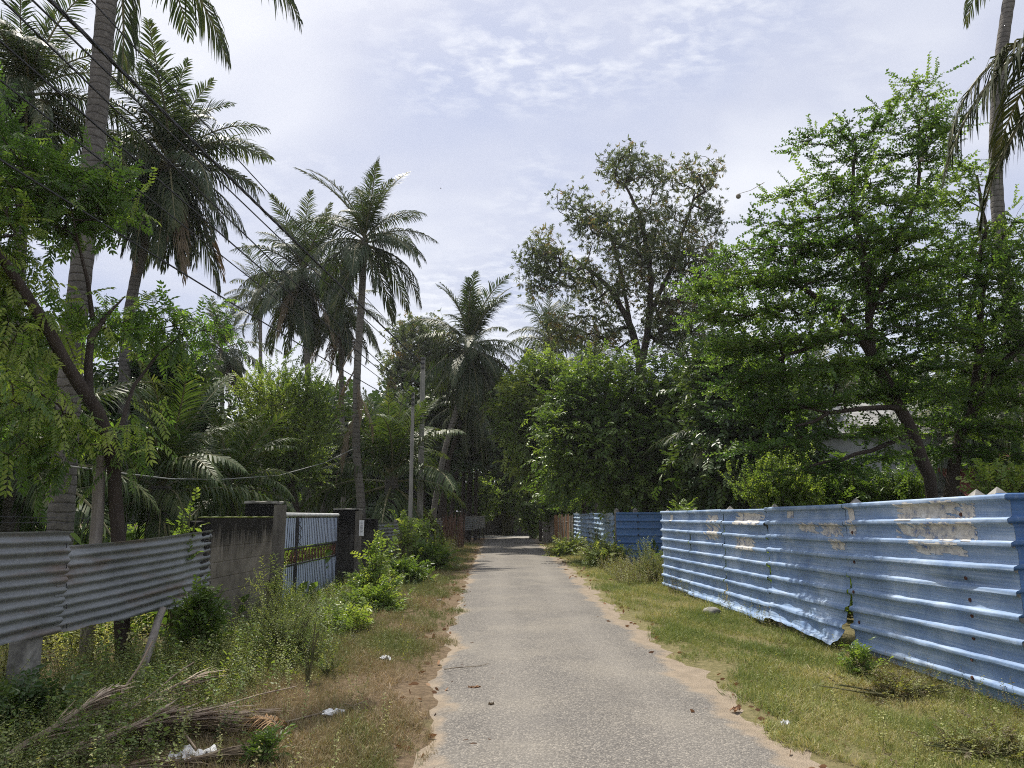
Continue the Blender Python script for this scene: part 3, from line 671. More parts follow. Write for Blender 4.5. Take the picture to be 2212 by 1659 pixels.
# ---------------------------------------------------------------- palms
FL = 3.2
def frond_mesh(name, e0, e1, rng, n=58, droop=0.35, leafL=0.85, w=0.042, spread=1.0, mats=None, sparse=0.0, fwd=0.5, swirl=0.05, pw=1.25):
    mb = MB(); m = 15
    s = np.linspace(0, 1, m); e = np.radians(e0 + (e1 - e0) * s ** pw)
    yaw = swirl * rng.normal() * s
    T = np.stack([np.cos(e) * np.cos(yaw * 3), np.cos(e) * np.sin(yaw * 3), np.sin(e)], -1)
    P = np.concatenate([[[0, 0, 0]], np.cumsum((T[:-1] + T[1:]) / 2 * FL / (m - 1), axis=0)])
    mb.tube(P, 0.034 * (1 - s) ** .8 + 0.005, 5, 0.5, 1, cap=False)
    for sd_ in (-1, 1):
        t = np.linspace(0.10, 0.995, n) + rng.normal(0, .004, n); t = np.clip(t, .08, 1)
        if sparse: t = t[rng.random(n) > sparse]
        k = len(t)
        B = np.stack([np.interp(t, s, P[:, i]) for i in range(3)], -1)
        Tg = nrm(np.stack([np.interp(t, s, T[:, i]) for i in range(3)], -1))
        lt = nrm(np.cross(np.tile(arr(0, 0, 1.0), (k, 1)), Tg)); 
        if e0 > 80: lt = nrm(np.stack([np.zeros(k), np.ones(k), np.zeros(k)], -1))
        upn = np.cross(Tg, lt)
        ln = leafL * (np.minimum(1, 0.35 + t * 3.2) * (1 - 0.78 * np.clip((t - .45) / .55, 0, 1) ** 1.6)) * rng.uniform(.82, 1.12, k)
        f_ = (fwd + 0.75 * t ** 2)[:, None]
        d1 = nrm(lt * sd_ * spread + Tg * f_ + upn * 0.22 - arr(0, 0, droop * .35) + rng.normal(0, .09, (k, 3)))
        d2 = nrm(d1 - arr(0, 0, droop * 1.3) + rng.normal(0, .06, (k, 3)))
        d3 = nrm(d2 - arr(0, 0, droop * 1.2))
        wv = nrm(Tg - d1 * np.sum(Tg * d1, 1, keepdims=True)) * (w / 2) * rng.uniform(.7, 1.1, k)[:, None]
        a = B; b_ = a + d1 * ln[:, None] * .4; c = b_ + d2 * ln[:, None] * .35; e_ = c + d3 * ln[:, None] * .28
        V = np.stack([a - wv * .5, a + wv * .5, b_ + wv, b_ - wv, c + wv * .72, c - wv * .72, e_ + wv * .1, e_ - wv * .1], 1)
        fc = np.array([[0, 1, 2, 3], [3, 2, 4, 5], [5, 4, 6, 7]])
        if sd_ < 0: fc = fc[:, ::-1]
        FF = (fc[None] + (np.arange(k) * 8)[:, None, None]).reshape(-1, 4)
        rr = np.clip(0.5 + rng.normal(0, .17, k) + (t - .5) * .15, 0, 1)
        mb.add(V.reshape(-1, 3), FF, np.repeat(rr, 3), 0)
    return mb.mesh(name, mats)
fr = np.random.default_rng(5)
GREEN = [M['palm'], M['rachis']]; YOUNG = [M['palm_young'], M['rachis']]; DEAD = [M['palm_dead'], M['palm_dead']]
def frond_set(mats):
    S = {}
    spec = {'spear': (84, 62, .10, .50, .75), 'up': (72, 30, .2, .66, .85), 'high': (56, -14, .42, .80, .95), 'mid': (36, -46, .62, .84, .9), 'flat': (14, -62, .85, .88, .8), 'droop': (-14, -76, .95, .90, .7), 'hang': (-50, -86, .85, .88, .5)}
    for k, (a, b_, dr, ll, sp_) in spec.items():
        S[k] = [frond_mesh('frond', a + fr.normal(0, 4), b_ + fr.normal(0, 6), fr, 66, dr, ll, 0.044, sp_, mats, 0.04 + .30 * fr.random() ** 2, pw=fr.uniform(.9, 1.9), swirl=.10) for _ in range(5)]
    return S
FR = frond_set(GREEN); FRY = frond_set(YOUNG); FRO = frond_set([M['palm_backlit'], M['rachis']])
FRD = {'dead': [frond_mesh('dry_frond', -58 + fr.normal(0, 5), -88, fr, 44, 0.9, .75, .035, .35, DEAD, .25) for _ in range(3)]}
def nut_mesh():
    mb = MB(); a, b_ = 8, 10
    th = np.linspace(0, pi, a)[:, None]; ph = np.linspace(0, 2 * pi, b_)[None]
    mb.grid(np.stack([.11 * np.sin(th) * np.cos(ph), .11 * np.sin(th) * np.sin(ph), .145 * np.cos(th) + 0 * ph], -1)[:, ::-1])
    return mb.mesh('coconut', M['nut'], smooth=True)
NUT = nut_mesh()
def palm(name, label, trunk, r0, r1, scale, counts, seed, group=None, young=False, extra=(), nuts=0, cat='palm tree', barkm=None, az0=None):
    """trunk: (u, v, Y) from low to high; counts: fronds per class; extra: (class, azimuth deg, scale)"""
    rng = np.random.default_rng(seed)
    P = np.array([at(*q) for q in trunk]); g = P[0].copy(); g[2] = -0.05
    if P[0][2] > 0.05: P = np.vstack([g, P])
    sl = np.concatenate([[0], np.cumsum(np.linalg.norm(np.diff(P, axis=0), axis=1))])
    m = max(8, int(sl[-1] / 0.13)); t = np.linspace(0, sl[-1], m)
    Q = np.stack([np.interp(t, sl, P[:, i]) for i in range(3)], -1)
    for _ in range(max(6, m // 3)): Q[1:-1] = (Q[:-2] + 2 * Q[1:-1] + Q[2:]) / 4
    base = Q[0].copy(); base[2] = 0; top = Q[-1]
    ob = empty(name, base, label, cat, group)
    mb = MB(); rr = r0 + (r1 - r0) * (t / sl[-1]) ** .7
    rr = rr * (1 + 0.25 * np.exp(-t / .5)) * (1 + 0.035 * np.sin(np.arange(m) * 2.1) + rng.normal(0, .012, m))
    mb.tube(Q, rr, 12, .5, 0); mb.build('trunk', barkm or M['palm_bark'], ob, smooth=True)
    S = FRO if young == 'old' else FRY if young else FR  # 'old' picks the fronds darkened as backlit, not aged ones
    az = rng.uniform(0, 360) if az0 is None else az0
    seq = []
    for k in ('spear', 'up', 'high', 'mid', 'flat', 'droop', 'hang', 'dead'):
        for _ in range(counts.get(k, 0)):
            az += 137.5 + rng.normal(0, 16); seq.append((k, az, scale * rng.uniform(.74, 1.12), True))
    seq = [q + (0,) for q in seq] + [(q[0], q[1], q[2], False, q[3] if len(q) > 3 else 0) for q in extra]
    for k, a, s_, jit, drop in seq:
        me = (FRD if k == 'dead' else S)[k]; me = me[rng.integers(len(me))]
        o = bpy.data.objects.new('dry_frond' if k == 'dead' else 'frond', me); COL.objects.link(o); o.parent = ob
        dz = {'spear': .15, 'up': .1, 'high': .0, 'mid': -.1, 'flat': -.18, 'droop': -.26, 'hang': -.32, 'dead': -.4}[k] * scale
        pt_ = np.array([np.interp(top[2] - drop, Q[:, 2], Q[:, i_]) for i_ in range(3)]) if drop else top; o.location = tuple(pt_ - base + arr(.10 * cos(R(a)) * (drop > 0), .10 * sin(R(a)) * (drop > 0), dz)); o.scale = (s_,) * 3
        o.rotation_euler = (rng.normal(0, .16) if jit else 0, rng.normal(0, .09) if jit else 0, R(a))
    for i in range(nuts):
        a = rng.uniform(0, 2 * pi); o = bpy.data.objects.new('coconut', NUT); COL.objects.link(o); o.parent = ob
        o.location = tuple(top - base + arr(.26 * cos(a), .26 * sin(a), -.42 - .2 * rng.random())); o.rotation_euler = (rng.normal(0, .4), rng.normal(0, .4), 0)
    return ob
FULL = dict(spear=2, up=4, high=4, mid=4, flat=4, droop=4, hang=3)
SKIRT = dict(spear=2, up=4, high=4, mid=4, flat=5, droop=7, hang=8, dead=4)

# ================================================================ RIGHT SIDE: BLUE SHEET FENCES
def corr_sheet(mb, A, B, zb, zt, prof, nseg=60, nz=150, dents=0.01, seed=0, flare=None, out=(-1, 0), mat=0, rag=0.0, sag=0.0):
    """sheet from A to B (ground points); zb / zt = (z at A, z at B); prof(d) gives relief with d = metres below the top"""
    A = np.asarray(A, float)[:2]; B = np.asarray(B, float)[:2]; o = nrm(arr(*out))
    f = np.linspace(0, 1, nseg)[:, None]; h = np.linspace(0, 1, nz)[None]
    Ln = np.linalg.norm(B - A)
    b0 = zb[0] + (zb[1] - zb[0]) * f; t0 = zt[0] + (zt[1] - zt[0]) * f - sag * np.sin(pi * f)
    b0 = b0 + rag * (np.sin(f * Ln * 7 + seed) + np.sin(f * Ln * 17 + 2 * seed) * .6)
    z = b0 + (t0 - b0) * h; d = (t0 - z) * np.ones_like(f)
    r = prof(d, f * Ln)
    x = f * Ln
    w = dents * (np.sin(x * 2.3 + seed + z * 3) * np.sin(z * 4.1 + seed * 1.7 + x) + .6 * np.sin(x * 6.1 + seed * 3) * np.sin(z * 9 + x * 2) + .35 * np.sin(x * 13 + seed + z * 5) * np.sin(z * 17 + seed - x * 3))
    r = r + w * (1.4 - h * .8)
    if flare is not None: r = r + flare(f, h)
    x_ = A[0] + (B[0] - A[0]) * f + o[0] * r; y_ = A[1] + (B[1] - A[1]) * f + o[1] * r
    P = np.stack([x_ + 0 * h, y_ + 0 * h, z + 0 * f], -1)
    # front and a back skin 3 mm behind, so the sheet has thickness
    mb.grid(P, .5, mat); Pb = P.copy(); Pb[..., 0] -= o[0] * .004; Pb[..., 1] -= o[1] * .004; mb.grid(Pb[::-1], .5, mat)
    return P
def rib_prof(pitch=0.2, height=0.03, width=0.062, top=0.03):
    def f(d, x):
        q = np.mod(d - top + pitch / 2, pitch) - pitch / 2
        tr = np.clip((width / 2 + .012 - np.abs(q)) / .020, 0, 1)
        tr = tr * tr * (3 - 2 * tr) * height
        q2 = np.mod(d - top, pitch / 4) - pitch / 8
        return tr - .0035 * np.exp(-(q2 / .006) ** 2)
    return f
def sine_prof(pitch=0.076, amp=0.011):
    return lambda d, x: amp * np.cos(2 * pi * d / pitch)
def post(name, parent, p, h, w=0.12, cap=True, mat=None, seed=0):
    mb = MB(); mb.box((p[0], p[1], -.05), (w, w, h + .05), 0, div=6, disp=.004, seed=seed)
    if cap:
        a = w / 2 + .004; c = arr(p[0], p[1], h)
        V = [c + arr(-a, -a, .001), c + arr(a, -a, .001), c + arr(a, a, .001), c + arr(-a, a, .001), c + arr(0, 0, .075)]
        mb.add(V, [[0, 1, 4], [1, 2, 4], [2, 3, 4], [3, 0, 4]])
    return mb.build(name, mat or M['concrete'], parent)

FA, FB = gp(1432, 1268), gp(2196, 1534)          # near blue fence, far end -> near end
def fence_pt(u, v=1180):
    d = ray(u, v); k = d[0] / d[1]
    t = (k * FA[1] - FA[0]) / ((FB[0] - FA[0]) - k * (FB[1] - FA[1])); return FA + (FB - FA) * t
def zat(u, v, Y): return float(at(u, v, Y)[2])
joints = [1432, 1492, 1566, 1661, 1832, 2196]
topv_l = [1104, 1103, 1101, 1096, 1088]; topv_r = [1103, 1100, 1099, 1089, 1066]
botv_l = [1264, 1285, 1314, 1350, 1412]; botv_r = [1285, 1313, 1346, 1398, 1532]
bf = empty('blue_sheet_fence', (FA + FB) / 2 * arr(1, 1, 0), 'long faded blue ribbed sheet fence with torn poster scraps along the right verge', 'fence')
prof_b = rib_prof(0.2, .046, .056)
fence_P = []; sheet_o = []
lab_sheet = ['blue sheet at the far corner of the fence', 'blue sheet with a small paper scrap and rust marks', 'blue sheet crumpled along its top edge', 'blue sheet whose bottom corner is bent out over the grass', 'large blue sheet plastered with torn posters']
for i in range(5):
    A, B = fence_pt(joints[i]), fence_pt(joints[i + 1])
    A = A + (B - A) * .004; B = B - (B - A) * .004
    flare = None
    if i == 3: flare = lambda f, h: (0.22 * np.clip(1 - h / .42, 0, 1) ** 1.7 * (0.25 + .75 * f ** 1.2) + 0.02 * np.sin(f * 14 + h * 30) * np.clip(1 - h * 2.2, 0, 1))
    if i == 2: flare = lambda f, h: 0.035 * np.exp(-((h - .86) / .05) ** 2) * np.exp(-((f - .75) / .3) ** 2) - .05 * np.exp(-((h - .93) / .04) ** 2) * f + 0.10 * np.clip(1 - h / .22, 0, 1) ** 2
    if i == 1: flare = lambda f, h: 0.07 * np.clip(1 - h / .22, 0, 1) ** 2 + 0 * f
    if i == 4: flare = lambda f, h: 0.035 * np.exp(-((h - .60) / .045) ** 2) * np.exp(-((f - .66) / .16) ** 2) - .03 * np.exp(-((h - .54) / .03) ** 2) * np.exp(-((f - .75) / .2) ** 2)
    mb = MB()
    zb = (max(.02, zat(joints[i], botv_l[i], A[1])), max(.02, zat(joints[i + 1], botv_r[i], B[1])))
    if i == 3: zb = (.12, .10)
    if i == 4: zb = (.05, .02)
    P = corr_sheet(mb, A, B, zb, (zat(joints[i], topv_l[i], A[1]), zat(joints[i + 1], topv_r[i], B[1])), prof_b, 70 if i < 4 else 110, 190, [.009, .009, .010, .011, .009][i], 1.7 * i + .4, flare, rag=.008 if i < 4 else .0)
    o = mb.build('sheet', M['blue'], bf, smooth=True); o['label'] = lab_sheet[i]
    fence_P.append(P); sheet_o.append(o)
# dented creases are in the mesh; bolts with rusty washers run up the near sheet
mb = MB()
P = fence_P[4]
for fr_, hs in ((0.77, (.91, .58, .47, .39, .28, .17, .08)), (0.05, (.8, .6, .4, .2))):
    for h in hs:
        c = P[int(fr_ * (P.shape[0] - 1)), int(h * (P.shape[1] - 1))]
        mb = MB(); mb.tube([c + arr(-.012, 0, 0), c + arr(-.002, 0, 0)], [.016, .021], 8); mb.build('bolt', M['rust'], sheet_o[4])
for k, (u, hgt) in enumerate([(1434, .0), (1492, .0), (1567, .0), (1662, .0), (1836, .0), (2095, .0), (2140, .0)]):
    p = fence_pt(u) + arr(.115, 0, 0)
    tz = [1.70, 1.70, 1.72, 1.73, 1.76, 1.79, 1.80][k] - .015
    post('post', bf, p, tz, .12, True, seed=k)
# torn posters stuck on the sheets follow the ribs
def poster(si, f0, f1, h0, h1, seed, thr=0.0, n=46):
    rngp = np.random.default_rng(seed); P = fence_P[si]
    i0, i1 = int(f0 * (P.shape[0] - 1)), int(f1 * (P.shape[0] - 1)); j0, j1 = int(h0 * (P.shape[1] - 1)), int(h1 * (P.shape[1] - 1))
    S = P[i0:i1 + 1, j0:j1 + 1]
    if len(S) < 2: return
    fu = np.linspace(0, len(S) - 1, n); k = np.minimum(fu.astype(int), len(S) - 2); w = (fu - k)[:, None, None]
    S = S[k] * (1 - w) + S[k + 1] * w
    S = S.copy(); S[..., 0] -= .004
    a = np.linspace(0, 1, S.shape[0] - 1)[:, None]; c = np.linspace(0, 1, S.shape[1] - 1)[None]
    edge = np.minimum(np.minimum(a, 1 - a) * 2.2, np.minimum(c, 1 - c) * 2.2)
    nz = sum(np.sin(a * q[0] + c * q[1] + q[2]) for q in rngp.uniform(2, 26, (9, 3))) / 5
    keep = (edge * 1.8 + nz * .8) > thr + .36
    mb = MB(); mb.grid(S, .5, 0, keep=keep)
    if keep.any(): mb.build('torn_poster', M['poster'], sheet_o[si])
Q = 4
for a in [(.40, .77, .88, .985, 1, -.3), (.77, .84, .885, .965, 2, -.3), (.38, .60, .775, .87, 3, .0), (.56, .84, .77, .87, 4, -.4), (.46, .78, .685, .765, 5, -.1), (.02, .08, .86, .98, 6, -.2), (.02, .09, .78, .87, 7, -.1)]:
    poster(Q, *a)
Q = 3
for a in [(.46, .70, .78, .87, 8, .0), (.72, .98, .76, .87, 9, -.1), (.82, .99, .66, .75, 10, .0), (.31, .40, .90, .96, 11, -1.5)]: poster(Q, *a)
Q = 2
for a in [(.30, .92, .85, .97, 12, -.3), (.30, .75, .60, .74, 13, -.1)]: poster(Q, *a)
Q = 1
for a in [(.5, .95, .86, .96, 14, .3), (.5, .95, .66, .85, 15, .2)]: poster(Q, *a)
Q = 0; poster(Q, .36, .46, .87, .95, 16, -1.5)

# shaded end return of the fence, running away to the right
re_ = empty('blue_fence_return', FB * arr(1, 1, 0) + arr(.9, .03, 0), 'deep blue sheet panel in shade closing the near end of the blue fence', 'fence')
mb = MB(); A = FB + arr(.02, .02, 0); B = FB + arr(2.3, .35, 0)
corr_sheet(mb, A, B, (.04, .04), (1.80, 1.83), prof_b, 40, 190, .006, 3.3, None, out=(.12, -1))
mb.build('sheet', M['blue_deep'], re_, smooth=True)  # deeper blue puts this panel's shade into its colour
post('post', re_, A + arr(1.2, .28, 0), 1.8, .12)

# set-back blue fence across the entrance and the flaking one beyond
CA, CB = gp(1331, 1222), gp(1331, 1222) + arr(3.4, -.4, 0)
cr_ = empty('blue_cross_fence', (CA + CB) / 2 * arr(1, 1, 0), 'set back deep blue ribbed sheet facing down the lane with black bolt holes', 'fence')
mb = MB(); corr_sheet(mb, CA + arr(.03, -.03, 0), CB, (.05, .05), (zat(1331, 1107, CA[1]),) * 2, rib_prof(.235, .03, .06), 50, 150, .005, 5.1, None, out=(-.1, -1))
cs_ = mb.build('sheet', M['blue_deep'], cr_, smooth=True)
for k in range(8):
    c = CA + (CB - CA) * .215 + arr(0, -.05, 0); c[2] = 1.62 - k * .21
    mb = MB(); mb.tube([c, c + arr(0, -.03, 0)], [.028, .024], 8); mb.build('bolt_hole', M['black_iron'], cs_)
for k, f_ in enumerate((0.02, .2, .9)): post('post', cr_, CA + (CB - CA) * f_ + arr(0, .12, 0), 1.80, .13, seed=k)
DA, DB = gp(1241, 1178), gp(1329, 1218)
fl_ = empty('flaking_sheet_fence', (DA + DB) / 2 * arr(1, 1, 0), 'flaking pale blue dented sheet fence beside the plank fence on the right', 'fence')
for k in range(4):
    A = DA + (DB - DA) * (k / 4 + .002); B = DA + (DB - DA) * ((k + 1) / 4 - .002)
    mb = MB(); corr_sheet(mb, A, B, (.05, .08), (1.74 - .03 * (k % 2), 1.72), rib_prof(.2, .04, .07), 50, 110, .035, 2.2 * k + 1, None, out=(-1, -.05), rag=.02)
    mb.build('sheet', M['blue_pale'], fl_, smooth=True)
for k in range(5): post('post', fl_, DA + (DB - DA) * (k / 4 * .98 + .01) + arr(.13, 0, 0), 1.76, .13, seed=k)

# upright plank fence
rp = np.random.default_rng(21)
pf = empty('plank_fence', gp(1205, 1174) * arr(1, 1, 0), 'upright plank fence of grey and orange brown boards on the right of the far lane', 'fence')
PA, PB_ = gp(1172, 1172), gp(1239, 1181)
n = 26
for k in range(n):
    p = PA + (PB_ - PA) * ((k + .5) / n); w = np.linalg.norm(PB_ - PA) / n * rp.uniform(.75, .96)
    mb = MB(); mb.box((p[0] + rp.normal(0, .008), p[1] + rp.normal(0, .012), .03), (w * .8, .025, 1.62 + rp.normal(0, .05)), math.atan2(PB_[1] - PA[1], PB_[0] - PA[0]) + rp.normal(0, .03), div=3, disp=.004, seed=k)
    o = mb.build('plank', M['plank_b'] if 10 < k < 23 and rp.random() < .75 else M['plank_a'], pf)
mb = MB()
for z in (.4, 1.3): mb.tube([PA + arr(0, .06, z), PB_ + arr(0, .06, z)], .03, 6)
mb.build('rail', M['plank_a'], pf)

# ================================================================ LEFT SIDE: GALVANISED SHEETS, WALL, GATE
def line_x(Y):                     # the left boundary line
    return np.interp(Y, [3.0, 7.5, 9.3, 12, 16, 20, 40], [-3.95, -3.95, -3.86, -3.80, -3.78, -3.75, -3.62])
def on_left(u, v=1180):
    Y = 6.0
    for _ in range(30):
        d = ray(u, v); Y = 0.5 * Y + .5 * line_x(Y) * d[1] / d[0]
    return arr(line_x(Y), Y, 0)
g0 = on_left(-190); g1 = on_left(150); g1b = on_left(132); g2 = on_left(455)
gf = empty('galvanised_fence', (g0 + g2) / 2, 'raised grey corrugated galvanised fence on posts in the left foreground', 'fence')
sp_ = sine_prof(.085, .0125)
mb = MB()
corr_sheet(mb, g0, g1, (zat(-190, 1440, g0[1]), zat(150, 1366, g1[1])), (zat(-190, 1152, g0[1]), zat(168, 1147, g1[1])), sp_, 60, 150, .011, .7, None, out=(1, 0), rag=.006)
o = mb.build('sheet', M['galv'], gf, smooth=True)
mb = MB()
corr_sheet(mb, g1b + arr(-.012, 0, 0), g2, (zat(140, 1366, g1[1]), zat(440, 1297, g2[1])), (zat(150, 1180, g1[1]), zat(455, 1144, g2[1])), sp_, 70, 150, .013, 2.7, lambda f, h: -.06 * np.exp(-((f - .07) / .05) ** 2) * np.clip(h * 6 - 5.0, 0, 1), out=(1, 0), rag=.006, sag=.015)
o = mb.build('sheet', M['galv'], gf, smooth=True); o['label'] = 'sheet with a buckled top corner and rust streaks'
p1 = on_left(112) + arr(-.13, 0, 0)
post('concrete_post', gf, p1, 1.35, .17, False, seed=3)
p0 = on_left(-150) + arr(-.13, 0, 0); post('concrete_post', gf, p0, 1.4, .17, False, seed=4)
mb = MB()
for (u, vs) in ((140, (1178, 1222, 1265, 1310, 1352)), (452, (1160, 1192, 1225, 1258))):
    for v in vs:
        c = on_left(u, v); q = at(u, v, c[1]); q[0] = c[0]
        mb = MB(); mb.tube([q + arr(.014, 0, .02), q + arr(.018, 0, -.022)], .004, 5); mb.build('nail', M['black_iron'], o)
# leaning stakes and barbed wire under the sheets
def pole_thing(name, label, a, b_, r0, r1, mat, cat, group=None, sides=9, seed=0, bend=0.02):
    rng = np.random.default_rng(seed); t = np.linspace(0, 1, 12)[:, None]
    P = np.asarray(a) * (1 - t) + np.asarray(b_) * t; P[1:-1] += rng.normal(0, bend, (10, 3))
    for _ in range(2): P[1:-1] = (P[:-2] + 2 * P[1:-1] + P[2:]) / 4
    mb = MB(); mb.tube(P, r0 + (r1 - r0) * t[:, 0], sides)
    o = mb.build(name, mat, None, origin=np.asarray(a), smooth=True)
    return tag(o, label, cat, group)
s0 = gp(292, 1492); s1 = at(352, 1316, s0[1] + .9)
pole_thing('leaning_stake', 'grey stick leaning under the right end of the galvanised sheets', s0, s1, .045, .038, M['wood_pole'], 'stake', seed=1, bend=.006)
s0 = at(200, 1300, 8.2); s0[2] = 0; s1 = at(222, 985, 8.3)
pole_thing('leaning_post', 'pale leaning timber post rising behind the galvanised sheet joint', s0, s1, .075, .06, M['wood_pole'], 'post', seed=2)
mb = MB()
for (ua, va, ub, vb, sg) in ((112, 1512, 280, 1478, .02), (280, 1478, 480, 1408, .05), (-40, 1128, 190, 1130, .0), (-40, 1115, 190, 1120, 0)):
    A, B = at(ua, va, on_left(min(max(ua, -60), 480))[1] + .1), at(ub, vb, on_left(ub)[1] + .15); t = np.linspace(0, 1, 14)[:, None]
    P = A * (1 - t) + B * t - arr(0, 0, sg) * 4 * t * (1 - t); mb.tube(P, .0025, 4)
    for k in range(10):
        c = A + (B - A) * (k + .5) / 10 - arr(0, 0, sg * 4 * (k + .5) / 10 * (1 - (k + .5) / 10)); mb.tube([c + arr(.015, 0, .015), c - arr(.015, 0, .015)], .002, 3)
tag(mb.build('barbed_wire', M['black_iron'], None, origin=on_left(200)), 'rusty barbed wire strung between the posts behind the galvanised sheets', 'wire')

w0 = on_left(452); w1 = on_left(588)
wl = empty('block_wall', (w0 + w1) / 2, 'grey block wall streaked with black algae left of the gate', 'wall')
mb = MB(); c = (w0 + w1) / 2; Ln = np.linalg.norm(w1 - w0); az = math.atan2(w1[1] - w0[1], w1[0] - w0[0])
mb.box((c[0] - .09, c[1], -.05), (Ln, .16, zat(520, 1118, c[1]) + .05), az, div=9, disp=.006, seed=2)
mb.build('wall_face', M['wall'], wl)
mb = MB(); mb.box((c[0] - .09, c[1], zat(520, 1118, c[1]) + .001), (Ln, .17, .012), az, div=9, disp=.004, seed=5); mb.build('moss_coping', M['weed'], wl)
# broken end blocks next to the sheet
mb = MB()
for k, z in enumerate((.05, .3, .55, .8, 1.05, 1.3)):
    mb.box((w0[0] - .09, w0[1] - .05 - .05 * (k % 2), z), (.17, .16 + .06 * (k % 2), .235), 0, div=10, disp=.012, seed=k)
mb.build('broken_blocks', M['pillar'], wl)

def pillar(name, label, u0, u1, vtop, seed, depth=.42, setback=.0):
    a, b_ = on_left(u0), on_left(u1); return a, b_
PAc = on_left(606) + arr(-.16, .0, 0)
pa = empty('gate_pillar', PAc, 'black algae covered pillar with pale post beside the left edge of the gate', 'pillar')
mb = MB(); hA = zat(580, 1088, PAc[1])
mb.box((PAc[0] - .16, PAc[1], -.05), (.46, .40, hA + .05), 0, div=9, disp=.008, seed=11); mb.build('shaft', M['pillar'], pa)
mb = MB(); mb.box((PAc[0] + .16, PAc[1] - .12, -.05), (.16, .16, hA + .03), 0, div=9, disp=.004, seed=12); mb.build('side_post', M['dark_post'], pa)
mb = MB(); mb.box((PAc[0] - .14, PAc[1], hA), (.52, .44, .035), 0, div=9, disp=.012, seed=13); mb.build('cap', M['concrete'], pa)
PBc = on_left(752) + arr(-.02, .0, 0)
pb = empty('gate_pillar', PBc, 'black algae covered pillar with a white notice beside the right edge of the gate', 'pillar')
hB = zat(752, 1101, PBc[1])
mb = MB(); mb.box((PBc[0] - .06, PBc[1], -.05), (.50, .44, hB + .05), 0, div=9, disp=.008, seed=21); mb.build('shaft', M['pillar'], pb)
mb = MB(); mb.box((PBc[0] + .26, PBc[1] - .10, -.05), (.125, .16, hB + .02), 0, div=9, disp=.004, seed=22); mb.build('side_post', M['dark_post'], pb)
mb = MB(); mb.box((PBc[0] - .01, PBc[1], hB), (.58, .48, .025), 0, div=9, disp=.006, seed=23); mb.build('cap', M['concrete'], pb)
nt_ = empty('paper_notice', PBc + arr(.27, -.19, 1.05), 'small white printed notice pasted on the pillar right of the gate', 'notice')
npos = at(781, 1141, PBc[1] - .19)
mb = MB(); mb.box((npos[0], PBc[1] - .186, npos[2] - .17), (.11, .006, .35), 0); mb.build('sheet_of_paper', M['white_paper'], nt_)
mb = MB()
for k, (w, zz) in enumerate([(.04, .31), (.07, .285), (.06, .262), (.05, .225), (.075, .20), (.06, .18), (.07, .155), (.05, .13), (.065, .105), (.07, .085)]):
    mb.box((npos[0], PBc[1] - .1915, npos[2] - .17 + zz), (w, .003, .008), 0)
mb.build('print_lines', M['ink'], nt_)
# low block stub after the pillar
ls = on_left(805)
mb = MB(); mb.box((ls[0] - .1, ls[1], -.05), (.40, .3, zat(800, 1121, ls[1]) + .05), 0, div=8, disp=.01, seed=31)
tag(mb.build('block_stub', M['pillar'], None, origin=ls), 'low blackened block stub between the notice pillar and the grey sheets', 'wall')

# the gate
G0 = PAc + arr(.09, .24, 0); G1 = PBc + arr(-.20, -.30, 0); G0[0] = G1[0] = -3.96
gate = empty('metal_gate', (G0 + G1) / 2, 'pale blue ribbed metal gate with a rusted scroll band across its middle', 'gate')
zT = zat(672, 1112, (G0[1] + G1[1]) / 2); zB = .06
def gate_sheet(f0, f1, z0, z1):
    mb = MB(); Ln = np.linalg.norm(G1 - G0) * (f1 - f0); n = int(Ln / .0125)
    x = np.linspace(0, 1, n)[:, None]; h = np.linspace(0, 1, 6)[None]
    d = np.mod(x * Ln, .128) - .064
    r = .0 - .022 * (np.abs(d) < .010) + 0.004 * np.sin(x * 9 + h * 3)
    A = G0 + (G1 - G0) * f0; B = G0 + (G1 - G0) * f1
    P = np.stack([A[0] + (B[0] - A[0]) * x + r + 0 * h, A[1] + (B[1] - A[1]) * x + 0 * h + 0 * r, z0 + (z1 - z0) * h + 0 * x], -1)
    gm = np.repeat((np.abs(d[:-1] + .006) < .021).astype(int), 5, 1).ravel(); mb.grid(P, .5, gm); Pb = P.copy(); Pb[..., 0] -= .01; mb.grid(Pb[::-1])  # groove strips blackened: crease shade put into the colour
    mb.build('sheet_panel', [M['gate'], M['black_iron']], gate)
zm0, zm1 = .74, 1.02
for (a, b_) in ((0.015, .265), (.285, .985)):
    gate_sheet(a, b_, zB + .03, zm0 - .03); gate_sheet(a, b_, zm1 + .03, zT - .06)
mb = MB()
GP = lambda f, z, o=0.0: G0 + (G1 - G0) * f + arr(o, 0, z)
mb.tube([GP(0.0, zT), GP(1, zT)], .035, 8); mb.build('top_rail', M['rope'], gate)
mb = MB()
for f_ in (0.004, .275, .996): mb.tube([GP(f_, zB), GP(f_, zT - .04)], .028 if f_ == .275 else .02, 8)
for z in (zB, zm0, zm1): mb.tube([GP(0, z, .005), GP(1, z, .005)], .018, 6)
mb.build('frame', M['black_iron'], gate)
mb = MB()
def scroll(cx, w, hgt, sgn):
    t = np.linspace(0, 1, 26); an = sgn * (t * 2.9 * pi); rr = (1 - t) * .055 + .010
    return np.stack([cx + sgn * w * .0 + rr * np.cos(an) * 1.0, hgt + rr * np.sin(an)], -1)
Lg = np.linalg.norm(G1 - G0); dirg = (G1 - G0) / Lg
k = 0
for cx in np.arange(.16, Lg - .1, .235):
    for sgn, hz in ((1, .08), (-1, .19)):
        S = scroll(cx, .06, zm0 + hz, sgn); mb.tube(np.array([G0 + dirg * q[0] + arr(.01, 0, q[1]) for q in S]), .0075, 4)
    t = np.linspace(-1, 1, 9); mb.tube(np.array([G0 + dirg * (cx + .075 + .03 * q * q) + arr(.01, 0, (zm0 + zm1) / 2 + .13 * q) for q in t]), .010, 4)
mb.build('scrollwork', M['rust'], gate)
